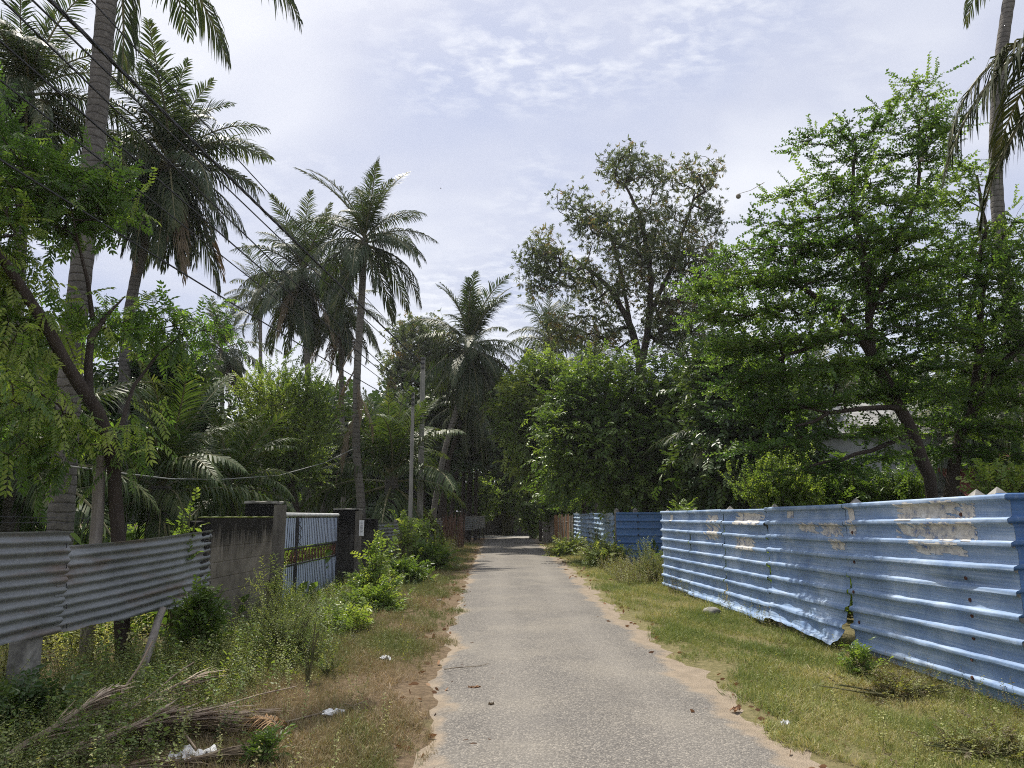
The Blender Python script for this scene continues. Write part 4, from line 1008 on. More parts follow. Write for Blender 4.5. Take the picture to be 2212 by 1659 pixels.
mb = MB(); t = np.linspace(0, 1, 30)
mb.tube(np.array([GP(.30 + .02 * sin(q * 20), zm1 + .55 - .5 * q, .03) for q in t]), .008, 4); mb.build('chain', M['black_iron'], gate)

# further grey sheet fence, stick fence, dark sheets
h0 = on_left(817); h1 = on_left(953)
gf2 = empty('far_galvanised_fence', (h0 + h1) / 2, 'long grey corrugated fence with flat faded sheets between the gate and the stick fence', 'fence')
for k in range(4):
    A = h0 + (h1 - h0) * (k / 4); B = h0 + (h1 - h0) * ((k + 1) / 4 + .005); A = A + arr(.015 * (k % 2), 0, 0); B = B + arr(.015 * (k % 2), 0, 0)
    mb = MB(); corr_sheet(mb, A, B, (.52, .52 + .03 * (k % 2)), (1.42 + .02 * (k % 2), 1.40), sine_prof(.1, .016), 30, 90, .012, k * 1.9, None, out=(1, 0))
    mb.build('sheet', M['galv'], gf2, smooth=True)
for k in range(6): post('wooden_post', gf2, h0 + (h1 - h0) * (k / 5) + arr(-.1, 0, 0), 1.5, .1, False, M['wood_pole'], seed=k)
k0 = gp(956, 1186); k1 = gp(1001, 1184)
sf = empty('stick_fence', (k0 + k1) / 2, 'rough fence of brown upright sticks on the left of the lane', 'fence')
for k in range(46):
    f_ = (k + .5) / 46; p = k0 + (k1 - k0) * f_ + arr(0, rp.normal(0, .06), 0); h = 1.62 + rp.normal(0, .14)
    mb = MB(); mb.tube([p, p + arr(rp.normal(0, .02), rp.normal(0, .03), h * .5), p + arr(rp.normal(0, .05), rp.normal(0, .05), h)], [.018, .017, .011], 5)
    mb.build('stick', M['sticks'], sf)
mb = MB()
for z in (.5, 1.1): mb.tube([k0 + arr(0, .07, z), k1 + arr(0, .07, z)], .015, 5)
mb.build('tie_rail', M['sticks'], sf)
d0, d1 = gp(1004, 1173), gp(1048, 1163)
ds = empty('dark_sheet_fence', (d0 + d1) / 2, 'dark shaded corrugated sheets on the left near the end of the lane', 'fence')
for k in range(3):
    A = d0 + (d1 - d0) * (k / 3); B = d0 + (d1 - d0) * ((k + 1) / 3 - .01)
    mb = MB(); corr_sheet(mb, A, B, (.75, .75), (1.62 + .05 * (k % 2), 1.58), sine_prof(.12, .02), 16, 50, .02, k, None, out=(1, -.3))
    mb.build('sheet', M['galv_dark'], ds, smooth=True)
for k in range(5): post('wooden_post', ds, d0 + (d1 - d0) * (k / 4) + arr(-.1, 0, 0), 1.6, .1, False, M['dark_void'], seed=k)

# far boundary wall across the lane's end and the low building behind it
fw = empty('far_wall', (0, 63, 0), 'grimy grey wall, shade put into its colour, facing the camera at the end of the lane', 'wall')
mb = MB(); mb.box((0, 63, -.05), (16, .2, 2.0), 0, div=3, disp=.01, seed=1); mb.build('wall_face', M['far_wall'], fw)
for k, x in enumerate((-1.9, 1.3, 4.5, -5.1)):
    mb = MB(); mb.box((x, 62.92, -.05), (.28, .28, 2.06), 0, div=3, disp=.006, seed=k); mb.build('pier', M['far_wall'], fw)
fb = empty('low_house', (1.0, 68, 0), 'low house with veranda shade put into its dark walls behind the wall at the end of the lane', 'house')
mb = MB(); mb.box((.6, 68, -.05), (7, 4, 2.85), 0); mb.build('wall', M['dark_void'], fb)  # solid near-black box; the veranda's shade is only its colour
mb = MB(); mb.box((.6, 67.6, 2.85), (8, 5.4, .22), 0, div=2, disp=.01); mb.build('roof', M['concrete'], fb)

# white house behind the right-hand trees
hx0, hx1 = at(1745, 1060, 22)[0], at(2112, 1060, 22)[0]
wh = empty('white_house', ((hx0 + hx1) / 2, 24, 0), 'whitewashed house with a corrugated awning behind the trees on the right', 'house')
mb = MB(); mb.box(((hx0 + hx1) / 2, 24.5, -.05), (hx1 - hx0, 5, zat(1950, 935, 22) + .05), 0); mb.build('wall', M['white_wall'], wh)
mb = MB(); x = np.linspace(hx0 - .4, hx1 - 1.5, 120)[:, None]; y = np.linspace(20.2, 22.0, 8)[None]
P = np.stack([x + 0 * y, y + 0 * x, 1.95 + (y - 20.2) * .32 + .035 * np.cos(x * 2 * pi / .18)], -1); mb.grid(P); P2 = P.copy(); P2[..., 2] -= .01; mb.grid(P2[:, ::-1]); mb.build('awning', M['asb_dark'], wh, smooth=True)
mb = MB()
for xx in np.linspace(hx0, hx1 - 2, 4): mb.tube([(xx, 20.3, 0), (xx, 20.3, 1.95)], .05, 8)
mb.build('awning_post', M['plank_b'], wh)
for xx in (hx0 + 1.0, hx0 + 2.6):
    mb = MB(); mb.box((xx, 21.985, .8), (.8, .03, 1.3), 0); mb.build('window', M['dark_void'], wh)
mb = MB(); zr = zat(1950, 935, 22)
mb.grid(np.array([[[hx0 - .3, 21.6, zr - .05], [hx1 + .3, 21.6, zr - .05]], [[hx0 - .3, 24.6, zr + 1.3], [hx1 + .3, 24.6, zr + 1.3]], [[hx0 - .3, 27.4, zr - .05], [hx1 + .3, 27.4, zr - .05]]]).transpose(1, 0, 2)[::-1]); mb.build('roof', M['asb'], wh)
tx0, tx1 = at(2112, 1060, 20)[0], at(2210, 1060, 20)[0]
th = empty('tiled_house', ((tx0 + tx1) / 2 + .4, 22, 0), 'house with a red tiled roof at the far right behind the trees', 'house')
mb = MB(); mb.box(((tx0 + tx1) / 2 + .8, 22.5, -.05), (tx1 - tx0 + 1, 3.5, 1.95), 0); mb.build('wall', M['white_wall'], th)
mb = MB(); y = np.linspace(20.2, 22.8, 60)[None]; x = np.linspace(tx0 + .05, tx1 + 1.6, 60)[:, None]
P = np.stack([x + 0 * y, y + 0 * x, 1.85 + (y - 20.2) * .62 + .03 * np.abs(np.sin(x * 14)) + .035 * np.mod((y - 20.2) / .3, 1)], -1); mb.grid(P); mb.build('roof', M['tile'], th)

# ================================================================ UTILITY POLES AND WIRES
def util_pole(name, label, base, h, w0, w1, group=None, cross=None):
    o = empty(name, base, label, 'utility pole', group)
    mb = MB(); n = 14
    mb.box((base[0], base[1], -.05), (w0, w0 * .8, h + .05), 0.15, div=2, disp=.002, taper=w1 / w0); mb.build('shaft', M['pole_concrete'], o)
    mb = MB()
    for k in range(3):
        z = h - .12 - .2 * k
        mb.box((base[0] + .0, base[1] - w1 * .5 - .04, z), (w1 * .9, .06, .035), .15)
        mb.tube([(base[0] + .02, base[1] - w1 * .5 - .07, z - .02), (base[0] + .02, base[1] - w1 * .5 - .07, z + .09)], [.03, .022], 8)
    mb.build('insulator', M['black_iron'], o)
    return o
B1 = gp(884, 1207); B2 = gp(905, 1199)
z1, z2 = zat(885, 848, B1[1]), zat(911, 772, B2[1])
util_pole('utility_pole', 'shorter thin concrete pole standing just left of the taller one', B1, z1, .17, .12)
util_pole('utility_pole', 'tall tapering concrete pole carrying the thick black cable', B2, z2, .28, .19)
B3 = gp(1027, 1166); M['pole_concrete'], keep_ = M['bark_dark'], M['pole_concrete']; util_pole('utility_pole', 'dark slender pole on the left edge near the end of the lane', B3, 7.2, .26, .2)  # bark material darkens this concrete pole; its shade is put into the colour
B4 = gp(1168, 1169); util_pole('utility_pole', 'dark thin pole beside the plank fence on the right of the lane', B4, 7.0, .2, .15); M['pole_concrete'] = keep_
def wire(label, A, uv, Yn, r, mat, sag=0.15, wob=0.0, seed=0, group='overhead wires on the left'):
    B = at(uv[0], uv[1], Yn); d = nrm(B - A); Ln = np.linalg.norm(B - A); E = B + d * (Yn + 5)
    t = np.linspace(0, 1, 60)[:, None]; P = A * (1 - t) + E * t - arr(0, 0, sag) * 4 * t * (1 - t)
    rng = np.random.default_rng(seed)
    mb = MB()
    if wob:
        for ph in (0, 2.1, 4.2):
            t2 = np.linspace(0, 1, 400)[:, None]; P2 = A * (1 - t2) + E * t2 - arr(0, 0, sag) * 4 * t2 * (1 - t2)
            a = t2[:, 0] * 170 + ph; P2[:, 0] += wob * np.cos(a); P2[:, 2] += wob * np.sin(a); mb.tube(P2, r, 5)
    else: mb.tube(P, r * 1.25, 5)
    tag(mb.build('cable', mat, None, origin=A), label, 'cable', None)
T2 = B2 + arr(0, -.2, z2); T1 = B1 + arr(0, -.15, z1)
wire('thick twisted black cable sloping from the tall pole across the left sky', T2 + arr(0, 0, -.35), (125, 0), 7.5, .017, M['cable'], .10, .012, 1)
wire('thin wire just above the thick twisted cable, highest of the wires', T2 + arr(0, 0, -.1), (205, 0), 7.0, .0075, M['cable'], .05, 0, 2)
wire('thin wire crossing the left palm trunk just below the thick cable', T2 + arr(-.1, 0, -.6), (92, 0), 7.0, .010, M['cable'], .12, 0, 3)
wire('wire starting at the upper left corner and running below the thick cable', T1 + arr(0, 0, -.05), (28, 0), 7.0, .010, M['cable'], .12, 0, 4)
wire('wire leaving the left edge beside the far left palm crown', T1 + arr(0, 0, -.2), (0, 62), 7.0, .011, M['cable'], .14, 0, 5)
wire('wire passing low through the top of the feathery leaved tree', T1 + arr(0, 0, -.4), (0, 145), 6.6, .008, M['cable'], .14, 0, 6)
wire('lowest sloping wire, hidden in the feathery leaved tree at the left edge', T1 + arr(0, 0, -.7), (0, 312), 6.6, .010, M['cable'], .16, 0, 7)
pts = [at(*q) for q in ((-60, 958, 7.6), (0, 978, 8.2), (120, 1003, 9.5), (255, 1021, 11.5), (364, 1034, 13.5), (473, 1036, 16), (603, 1027, 20), (700, 1000, 25), (775, 964, 30))]
mb = MB(); mb.tube(pts, .013, 6); tag(mb.build('cable', M['cable_grey'], None, origin=pts[0]), 'single pale cable sagging low over the left fence to a palm trunk', 'cable')
A = gp(1027, 1166); p0 = at(940, 1000, 50); p1 = at(1140, 1012, 50); t = np.linspace(0, 1, 20)[:, None]
mb = MB(); mb.tube(p0 * (1 - t) + p1 * t - arr(0, 0, .5) * 4 * t * (1 - t), .018, 5); tag(mb.build('cable', M['cable_grey'], None, origin=p0), 'short pale cable crossing above the far end of the lane', 'cable')
# ================================================================ PALMS
DG = dict(spear=2, up=4, high=5, mid=5, flat=6, droop=5, hang=3)
palm('coconut_palm', 'huge coconut trunk in the left foreground, its crown above the picture', [(130, 1160, 11), (152, 800, 11), (178, 560, 11), (205, 300, 11), (226, 60, 11), (250, -250, 11)], .178, .145, 1.0,
     dict(up=4, high=5, mid=4, flat=1), 31, extra=[('hang', 100, .95), ('droop', 55, .98), ('flat', 12, 1.2), ('droop', 205, .8), ('flat', 190, .8)], az0=40)
palm('coconut_palm', 'bushy coconut palm with a dark skirt of hanging fronds, right of the huge trunk', [(262, 1110, 22), (272, 720, 22), (292, 600, 22), (330, 450, 22), (368, 345, 22)], .19, .15, 1.2, dict(spear=2, up=10, high=6, mid=7, flat=8, droop=14, hang=18, dead=6), 32, az0=10, nuts=3)
palm('coconut_palm', 'hazy coconut palm crown at the far upper left edge', [(20, 1100, 17), (40, 600, 17), (62, 200, 17)], .17, .13, .95, dict(spear=2, up=6, high=6, mid=7, flat=7, droop=7, hang=6), 33, az0=80)
palm('coconut_palm', 'tall slim coconut palm with an open crown and brown dead fronds on its trunk', [(782, 1091, 30), (769, 985, 30), (771, 800, 30), (781, 650, 30), (788, 515, 30)], .185, .14, 1.14, dict(spear=1, up=6, high=4, mid=5, flat=5, droop=6, hang=5), 34, barkm=M['palm_bark_far'], nuts=5, az0=200, extra=[('flat', -8, 1.0), ('high', 10, .95), ('high', 160, 1.0), ('dead', 200, .75, 4.2), ('dead', 160, .8, 5.2), ('dead', -40, .7, 6.3), ('dead', 250, .75, 7.2), ('dead', 190, .6, 8.2), ('dead', 300, .6, 5.8)])
palm('coconut_palm', 'coconut palm with a thick skirt just left of the tall slim palm', [(668, 1090, 38), (665, 800, 38), (655, 585, 38)], .18, .14, 1.32, dict(spear=1, up=8, high=5, mid=6, flat=7, droop=9, hang=11, dead=4), 35, barkm=M['palm_bark_far'], az0=120, nuts=4)
palm('coconut_palm', 'dark coconut palm with a slender trunk above the light green bush tree', [(484, 1085, 42), (480, 900, 42), (478, 752, 42)], .16, .12, 1.15, SKIRT, 36, barkm=M['palm_bark_far'], az0=33)
palm('coconut_palm', 'small far coconut palm half hidden behind the skirted palm', [(560, 1085, 52), (563, 800, 52), (562, 640, 52)], .16, .12, 1.15, FULL, 37, barkm=M['palm_bark_far'], az0=71)
palm('coconut_palm', 'coconut palm with long brown hanging fronds behind the slim palm', [(742, 1090, 42), (738, 850, 42), (735, 665, 42)], .17, .13, 1.1, dict(up=3, high=4, mid=5, flat=6, droop=7, hang=8, dead=12), 38, barkm=M['palm_bark_far'], az0=10)
palm('coconut_palm', 'coconut palm with an upright green tuft over a dark skirt, right of the utility poles', [(936, 1105, 40), (962, 965, 40), (998, 850, 40), (1016, 745, 40)], .17, .14, 1.3, dict(spear=1, up=10, high=4, mid=5, flat=9, droop=11, hang=13), 39, barkm=M['palm_bark_far'], az0=15, nuts=3)
palm('young_coconut_palm', 'young coconut palm with tall green fronds behind the right gate pillar', [(845, 1090, 31.5), (846, 1030, 31.5)], .30, .28, 1.42, dict(spear=3, up=9, high=7, mid=3, flat=2, droop=4, hang=5), 40, young=True, az0=25)
palm('young_coconut_palm', 'young coconut palm with arching fronds behind the galvanised sheets', [(345, 1090, 16), (348, 1050, 16)], .22, .2, .85, dict(spear=2, up=7, high=6, mid=5, flat=5, droop=5), 41, young=True, az0=70)
palm('coconut_palm', 'pale far coconut palm between the skirted palm and the airy tree', [(1196, 1095, 50), (1193, 900, 50), (1188, 732, 50)], .17, .13, 1.3, FULL, 42, barkm=M['palm_bark_far'], az0=45)
palm('coconut_palm', 'yellowing far coconut palm behind the stems of the airy tree', [(1290, 1095, 46), (1288, 900, 46), (1283, 790, 46)], .17, .13, .9, FULL, 43, barkm=M['palm_bark_far'], az0=95)
palm('coconut_palm', 'leaning slim coconut trunk at the right edge behind the layered trees', [(2235, 1060, 15.5), (2222, 860, 15.5), (2192, 690, 15.5), (2160, 540, 15.5), (2148, 330, 15.5), (2160, 130, 15.5), (2182, -20, 15.5), (2215, -200, 15.5)], .145, .125, 1.0,
     dict(up=3, high=4, mid=3, flat=1), 44, az0=-60)
palm('coconut_palm', 'coconut palm outside the right edge whose long frond hangs down over the sky', [(2470, 1200, 7.4), (2440, 500, 7.4), (2410, -50, 7.4)], .14, .12, .95,
     dict(up=2, high=3), 45, extra=[('droop', 178, .92), ('droop', 166, .8), ('hang', 182, 1.0), ('hang', 150, .9), ('droop', 300, .85), ('flat', 30, .9), ('flat', 80, .9)], az0=-40, young='old')
# low palms among the trees
for q in [((30, 1100, 13), (36, 1000, 13), .95, 51, 'low palm in the shade at the left edge behind the galvanised sheets'),
          ((500, 1100, 19), (496, 1050, 19), .72, 52, 'low palm with pale arching fronds right of the young palm on the left'),
          ((1600, 1090, 24), (1602, 950, 24), 1.0, 54, 'dark palm hidden between the dense tree and the layered tree'),
          ((1760, 1090, 27), (1765, 900, 27), 1.0, 55, 'dark palm behind the layered tree above the white house'),
          ((1900, 1080, 30), (1905, 880, 30), 1.0, 56, 'far dark palm behind the trunks of the layered tree'),
          ((700, 1095, 35), (702, 1000, 35), .9, 57, 'low palm behind the light green bush tree'),
          ((2130, 1090, 21), (2140, 890, 21), .95, 58, 'dark palm behind the tiled house at the right edge'),
          ((1530, 1090, 36), (1534, 860, 36), 1.0, 59, 'dark palm hidden behind the dense tree')]:
    palm('coconut_palm', q[4], [q[0], q[1]], .17, .15, q[2], dict(spear=2, up=6, high=6, mid=6, flat=7, droop=6, hang=3), q[3], young=q[3] in (51, 52), barkm=M['palm_bark_far'])
grove = [((950, 1110, 46), (972, 985, 46), (1010, 870, 46)), ((960, 1108, 49), (962, 980, 49), (968, 850, 49)), ((975, 1106, 52), (990, 1000, 52), (1052, 880, 52)), ((1000, 1104, 55), (1003, 980, 55), (1000, 880, 55)),
         ((1012, 1104, 57), (1018, 990, 57), (1090, 900, 57))]
gl = ['grove palm leaning right, nearest of the dark trunks behind the stick fence', 'straight dark grove palm behind the stick fence', 'strongly leaning grove palm right of the stick fence', 'upright grove palm just left of the dark slender pole', 'long leaning grove palm whose crown hangs over the far lane']
for k, (tr, lb) in enumerate(zip(grove, gl)):
    palm('coconut_palm', lb, list(tr), .16, .12, 1.1, dict(up=4, high=5, mid=6, flat=7, droop=8, hang=7), 60 + k, barkm=M['bark_dark'], group='palms of the dark grove')

# ================================================================ BROADLEAF TREES
tree('feathery_tree', 'feathery leaved tree with a dark slanting limb in the left foreground', 'tree',
     [[(268, 1470, 8.28, .085), (256, 1165, 8.28, .075), (250, 980, 8.28, .07), (205, 875, 8.18, .07), (176, 820, 8.07, .07), (112, 745, 7.85, .062), (60, 640, 7.63, .055), (0, 545, 7.41, .05), (-90, 420, 7.19, .015)],
      [(192, 850, 8.18, .05), (183, 770, 8.28, .045), (200, 690, 8.50, .035), (270, 640, 8.72, .006)], [(200, 690, 8.50, .03), (190, 560, 8.50, .02), (150, 430, 8.28, .005)], [(250, 960, 8.28, .03), (300, 800, 9.16, .02), (420, 700, 9.81, .005)]],
     [(60, 420, 8.07, 130, 110, .8), (190, 440, 8.72, 90, 90, .7), (240, 400, 8.94, 45, 50, .4), (-60, 560, 7.63, 110, 160, .8), (235, 685, 8.94, 105, 45, .6), (330, 690, 9.37, 50, 35, .4), (460, 690, 10.03, 55, 50, .4, .35), (400, 740, 9.59, 50, 40, .4, .3), (60, 860, 7.63, 110, 80, .7, .36), (210, 930, 8.07, 110, 60, .6, .36), (30, 980, 7.63, 90, 70, .6, .36), (290, 880, 8.72, 60, 60, .5, .36), (150, 990, 7.85, 80, 40, .5, .36), (20, 720, 7.63, 80, 60, .6), (20, 300, 8.28, 100, 50, .7)],
     430, PN, M['neem'], M['bark_dark'], 71, per=4.6, spread=.12, scale=1.0, r_tip=.003, dirz=-.28, rexp=.42)
tree('bush_tree', 'rounded light green small leaved tree behind the gate wall', 'tree', [[(645, 1100, 26, .11), (612, 1000, 26, .10), (602, 930, 26, .08), (614, 860, 26, .04)]],
     [(620, 850, 26, 90, 55, 1.4), (560, 940, 26, 65, 60, 1.2), (640, 960, 26, 85, 70, 1.3), (600, 1020, 26, 85, 50, 1.2), (530, 960, 26, 45, 45, .9), (680, 880, 26, 45, 55, .9), (560, 860, 26, 45, 35, .8)], 420, PS, M['bright'], M['bark_dark'], 72, per=7, spread=.26, scale=1.0, r_tip=.006)
tree('airy_tree', 'tall open grey green tree with forked bare stems on the right of the sky', 'tree',
     [[(1392, 1100, 32, .24), (1388, 900, 32, .22), (1384, 780, 32, .20), (1362, 700, 32, .15), (1310, 610, 32, .10), (1240, 560, 32, .06)], [(1386, 800, 32, .16), (1402, 700, 32, .15), (1408, 600, 32, .12), (1385, 470, 32, .09), (1350, 400, 32, .05)], [(1404, 680, 32, .11), (1450, 580, 32, .09), (1485, 470, 32, .06), (1500, 420, 32, .04)], [(1362, 700, 32, .09), (1335, 560, 32, .07), (1310, 480, 32, .05)]],
     [(1345, 365, 32, 70, 48, 1.6), (1415, 380, 32, 45, 40, 1.2), (1500, 390, 32, 72, 50, 1.8), (1530, 470, 32, 50, 70, 1.4), (1235, 440, 32, 48, 35, 1.2), (1320, 500, 32, 85, 60, 2), (1175, 545, 32, 50, 45, 1.4), (1420, 500, 32, 90, 70, 2.2), (1230, 600, 32, 90, 55, 1.7), (1490, 590, 32, 80, 80, 2), (1330, 630, 32, 80, 60, 2), (1210, 720, 32, 50, 45, 1.2), (1160, 620, 32, 38, 30, .9), (1450, 680, 32, 60, 60, 1.4), (1270, 480, 32, 45, 40, 1.1), (1545, 620, 32, 60, 90, 1.6), (1470, 740, 32, 70, 50, 1.5), (1390, 560, 32, 90, 80, 2), (1150, 570, 32, 40, 40, 1), (1290, 720, 32, 90, 40, 1.5), (1440, 700, 32, 70, 60, 1.5)],
     1500, PW, M['airy'], M['bark_dark'], 73, per=3.6, spread=.24, scale=1.05, r_tip=.010, rexp=.44)
tree('dense_tree', 'dense deep green tree filling the middle right under the airy tree', 'tree', [[(1395, 1110, 28, .16), (1372, 990, 28, .14), (1378, 880, 28, .10)]],
     [(1290, 840, 28, 85, 60, 1.5), (1390, 840, 28, 85, 60, 1.5), (1450, 940, 28, 105, 100, 1.8), (1320, 960, 27.5, 110, 85, 1.6), (1240, 930, 28, 70, 75, 1.4), (1400, 1045, 27.5, 125, 40, 1.5), (1505, 1010, 28, 75, 70, 1.5), (1250, 1030, 28, 70, 40, 1.2), (1480, 860, 28, 70, 70, 1.5)], 640, PB, M['mid'], M['bark_dark'], 74, per=9, spread=.36, scale=1.35, r_tip=.007)
tree('sunlit_tree', 'sunlit light green tree leaning over the right side of the far lane', 'tree', [[(1268, 1115, 38, .15), (1240, 1000, 38, .12), (1190, 900, 38, .08)]],
     [(1130, 900, 38, 50, 50, 1.6), (1175, 845, 38, 65, 55, 1.8), (1160, 975, 38, 60, 50, 1.6), (1205, 1010, 38, 60, 45, 1.6), (1215, 900, 38, 60, 80, 1.8), (1170, 800, 38, 40, 25, 1.2), (1110, 860, 38, 25, 25, .9)], 420, PB, M['bright'], M['bark_dark'], 75, per=9, spread=.42, scale=1.7, r_tip=.008)
tree('layered_tree', 'wide layered tree with small round leaves and a curved dark trunk behind the blue fence', 'tree',
     [[(2016, 1080, 12, .088), (1992, 990, 12, .105), (1950, 885, 12, .095), (1884, 775, 12, .088), (1852, 715, 12, .075), (1790, 655, 11.8, .045), (1700, 600, 11.5, .035)], [(1884, 775, 12, .07), (1878, 690, 12, .058), (1872, 580, 12, .06), (1850, 480, 12, .045), (1838, 390, 12, .03), (1850, 320, 12, .02)], [(1878, 690, 12, .05), (1930, 560, 12.2, .04), (1990, 400, 12.4, .03), (1985, 260, 12.4, .02)], [(1850, 715, 12, .05), (1760, 740, 11.5, .035), (1660, 790, 11, .02)], [(1950, 885, 12, .05), (1840, 880, 11.3, .035), (1720, 920, 10.8, .02)], [(1972, 940, 12, .04), (1860, 980, 11.3, .03), (1740, 1010, 10.8, .018)]],
     [(1985, 195, 12.4, 60, 35, .6), (1930, 235, 12.3, 60, 30, .6), (2040, 270, 12.6, 60, 60, .6), (1970, 320, 12.3, 85, 50, .8), (1790, 320, 12, 85, 30, .6), (1880, 320, 12, 55, 45, .6), (1690, 400, 11.7, 55, 16, .4), (1840, 430, 12, 105, 50, .9), (1640, 500, 11.5, 60, 30, .5), (1760, 540, 11.8, 115, 50, 1), (1590, 600, 11.3, 85, 50, .8, 1.3), (1520, 650, 11, 45, 40, .5), (1680, 590, 11.6, 80, 50, .8), (1900, 560, 12.2, 90, 60, 1), (1550, 680, 11, 75, 50, .7), (1680, 680, 11.4, 100, 60, 1, .7), (1620, 760, 11, 75, 45, .7), (1770, 780, 11.6, 110, 60, 1, .7), (1740, 880, 11.3, 110, 55, .9, .7), (1640, 850, 11, 60, 35, .6), (1900, 830, 12, 80, 60, .5), (1650, 985, 10.8, 70, 32, .6), (1790, 985, 11.2, 110, 50, .8, .7), (1900, 950, 11.6, 60, 50, .35), (1830, 590, 12, 225, 240, 1.5, .55), (1680, 780, 11.3, 165, 170, 1.2, .7), (1960, 640, 12.4, 120, 300, 1.3, .7)],
     1500, PS, M['spray'], M['bark_dark'], 76, full=True, tier=.52, per=3.9, spread=.07, scale=.8, r_tip=.0035, flat=.30, dirz=.02, rexp=.42)
tree('layered_tree', 'second layered tree with two upright dark limbs at the right edge behind the blue fence', 'tree',
     [[(2052, 1085, 13.5, .13), (2066, 965, 13.5, .095), (2098, 870, 13.5, .11), (2165, 790, 13.5, .08), (2240, 700, 13.5, .05)], [(2090, 690, 13.5, .055), (2112, 610, 13.5, .05), (2128, 500, 13.5, .04), (2110, 380, 13.5, .025)], [(2098, 870, 13.5, .07), (2120, 760, 13.5, .065), (2116, 640, 13.5, .055), (2140, 560, 13.4, .04), (2190, 480, 13.4, .02)]],
     [(2055, 420, 13.5, 80, 70, .9), (2040, 590, 13.5, 85, 60, 1), (2160, 520, 13.5, 80, 60, .9), (2230, 620, 13.5, 80, 100, 1), (2010, 720, 13.5, 60, 60, .9), (2170, 850, 13.5, 110, 90, 1.1), (2010, 860, 13.5, 90, 70, 1), (2090, 960, 13.3, 100, 60, 1), (2200, 980, 13.3, 70, 70, 1), (1980, 970, 13.4, 60, 50, .8), (2190, 700, 13.6, 90, 90, 1, .7), (2080, 740, 13.6, 60, 60, .8, .6), (1960, 640, 13.4, 50, 50, .8), (2110, 720, 13.5, 130, 300, 1.5, .7)],
     850, PS, M['spray'], M['bark_dark'], 77, full=True, tier=.55, per=4.2, spread=.09, scale=.85, r_tip=.0035, flat=.4, dirz=.02, rexp=.42)
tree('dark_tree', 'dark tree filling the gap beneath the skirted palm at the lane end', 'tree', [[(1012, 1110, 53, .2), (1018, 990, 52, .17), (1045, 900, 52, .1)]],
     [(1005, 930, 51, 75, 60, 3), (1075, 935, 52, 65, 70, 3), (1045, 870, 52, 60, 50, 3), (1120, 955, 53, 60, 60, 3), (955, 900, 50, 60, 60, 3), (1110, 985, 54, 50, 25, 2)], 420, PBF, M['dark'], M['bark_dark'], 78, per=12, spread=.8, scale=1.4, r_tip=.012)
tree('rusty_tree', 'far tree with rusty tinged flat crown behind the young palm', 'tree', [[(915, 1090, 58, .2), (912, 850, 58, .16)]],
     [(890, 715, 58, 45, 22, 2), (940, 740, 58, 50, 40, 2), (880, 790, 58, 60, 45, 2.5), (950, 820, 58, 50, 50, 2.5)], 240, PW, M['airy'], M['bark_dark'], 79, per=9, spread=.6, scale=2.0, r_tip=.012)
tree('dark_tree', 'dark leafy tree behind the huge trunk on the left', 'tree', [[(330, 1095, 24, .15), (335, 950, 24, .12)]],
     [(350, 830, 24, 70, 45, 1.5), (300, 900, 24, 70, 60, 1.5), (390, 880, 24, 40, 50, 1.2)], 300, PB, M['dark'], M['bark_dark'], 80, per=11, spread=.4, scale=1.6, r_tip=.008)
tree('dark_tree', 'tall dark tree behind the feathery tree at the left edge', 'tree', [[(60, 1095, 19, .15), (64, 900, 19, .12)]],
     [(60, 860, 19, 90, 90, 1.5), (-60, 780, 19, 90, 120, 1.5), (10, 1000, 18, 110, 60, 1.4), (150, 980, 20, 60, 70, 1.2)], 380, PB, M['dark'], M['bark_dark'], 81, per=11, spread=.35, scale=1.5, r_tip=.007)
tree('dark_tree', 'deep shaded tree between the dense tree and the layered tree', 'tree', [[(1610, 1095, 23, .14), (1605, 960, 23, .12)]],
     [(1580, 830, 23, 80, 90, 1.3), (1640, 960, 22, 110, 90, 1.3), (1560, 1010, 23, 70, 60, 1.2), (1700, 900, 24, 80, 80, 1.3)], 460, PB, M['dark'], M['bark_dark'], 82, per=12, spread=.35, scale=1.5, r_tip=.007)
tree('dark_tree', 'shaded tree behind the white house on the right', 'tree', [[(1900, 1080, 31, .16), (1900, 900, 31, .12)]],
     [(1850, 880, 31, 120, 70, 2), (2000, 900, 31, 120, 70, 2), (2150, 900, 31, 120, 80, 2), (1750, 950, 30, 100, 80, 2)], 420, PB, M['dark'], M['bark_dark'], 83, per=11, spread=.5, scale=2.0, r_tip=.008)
# woody fruit hanging from the layered trees
for (u, v, Y, lb) in ((1595, 424, 11.3, 'round woody fruit hanging far out on a thin twig against the sky'), (2090, 642, 13.3, 'pale round fruit hanging at the upright dark limbs'), (1990, 345, 11.9, 'round dark fruit beside the hanging palm frond')):
    c = at(u, v, Y); mb = MB(); th = np.linspace(0, pi, 8)[:, None]; ph = np.linspace(0, 2 * pi, 11)[None]
    mb.grid((c + .042 * np.stack([np.sin(th) * np.cos(ph), np.sin(th) * np.sin(ph), np.cos(th) + 0 * ph], -1))[:, ::-1])
    mb.tube([c + arr(0, 0, .04), c + (at(u + 26, v - 14, Y) - c) + arr(0, 0, -.01), at(u + 56, v - 30, Y)], [.004, .004, .006], 4)
    tag(mb.build('hanging_fruit', M['fruit'], None, origin=c, smooth=True), lb, 'fruit')

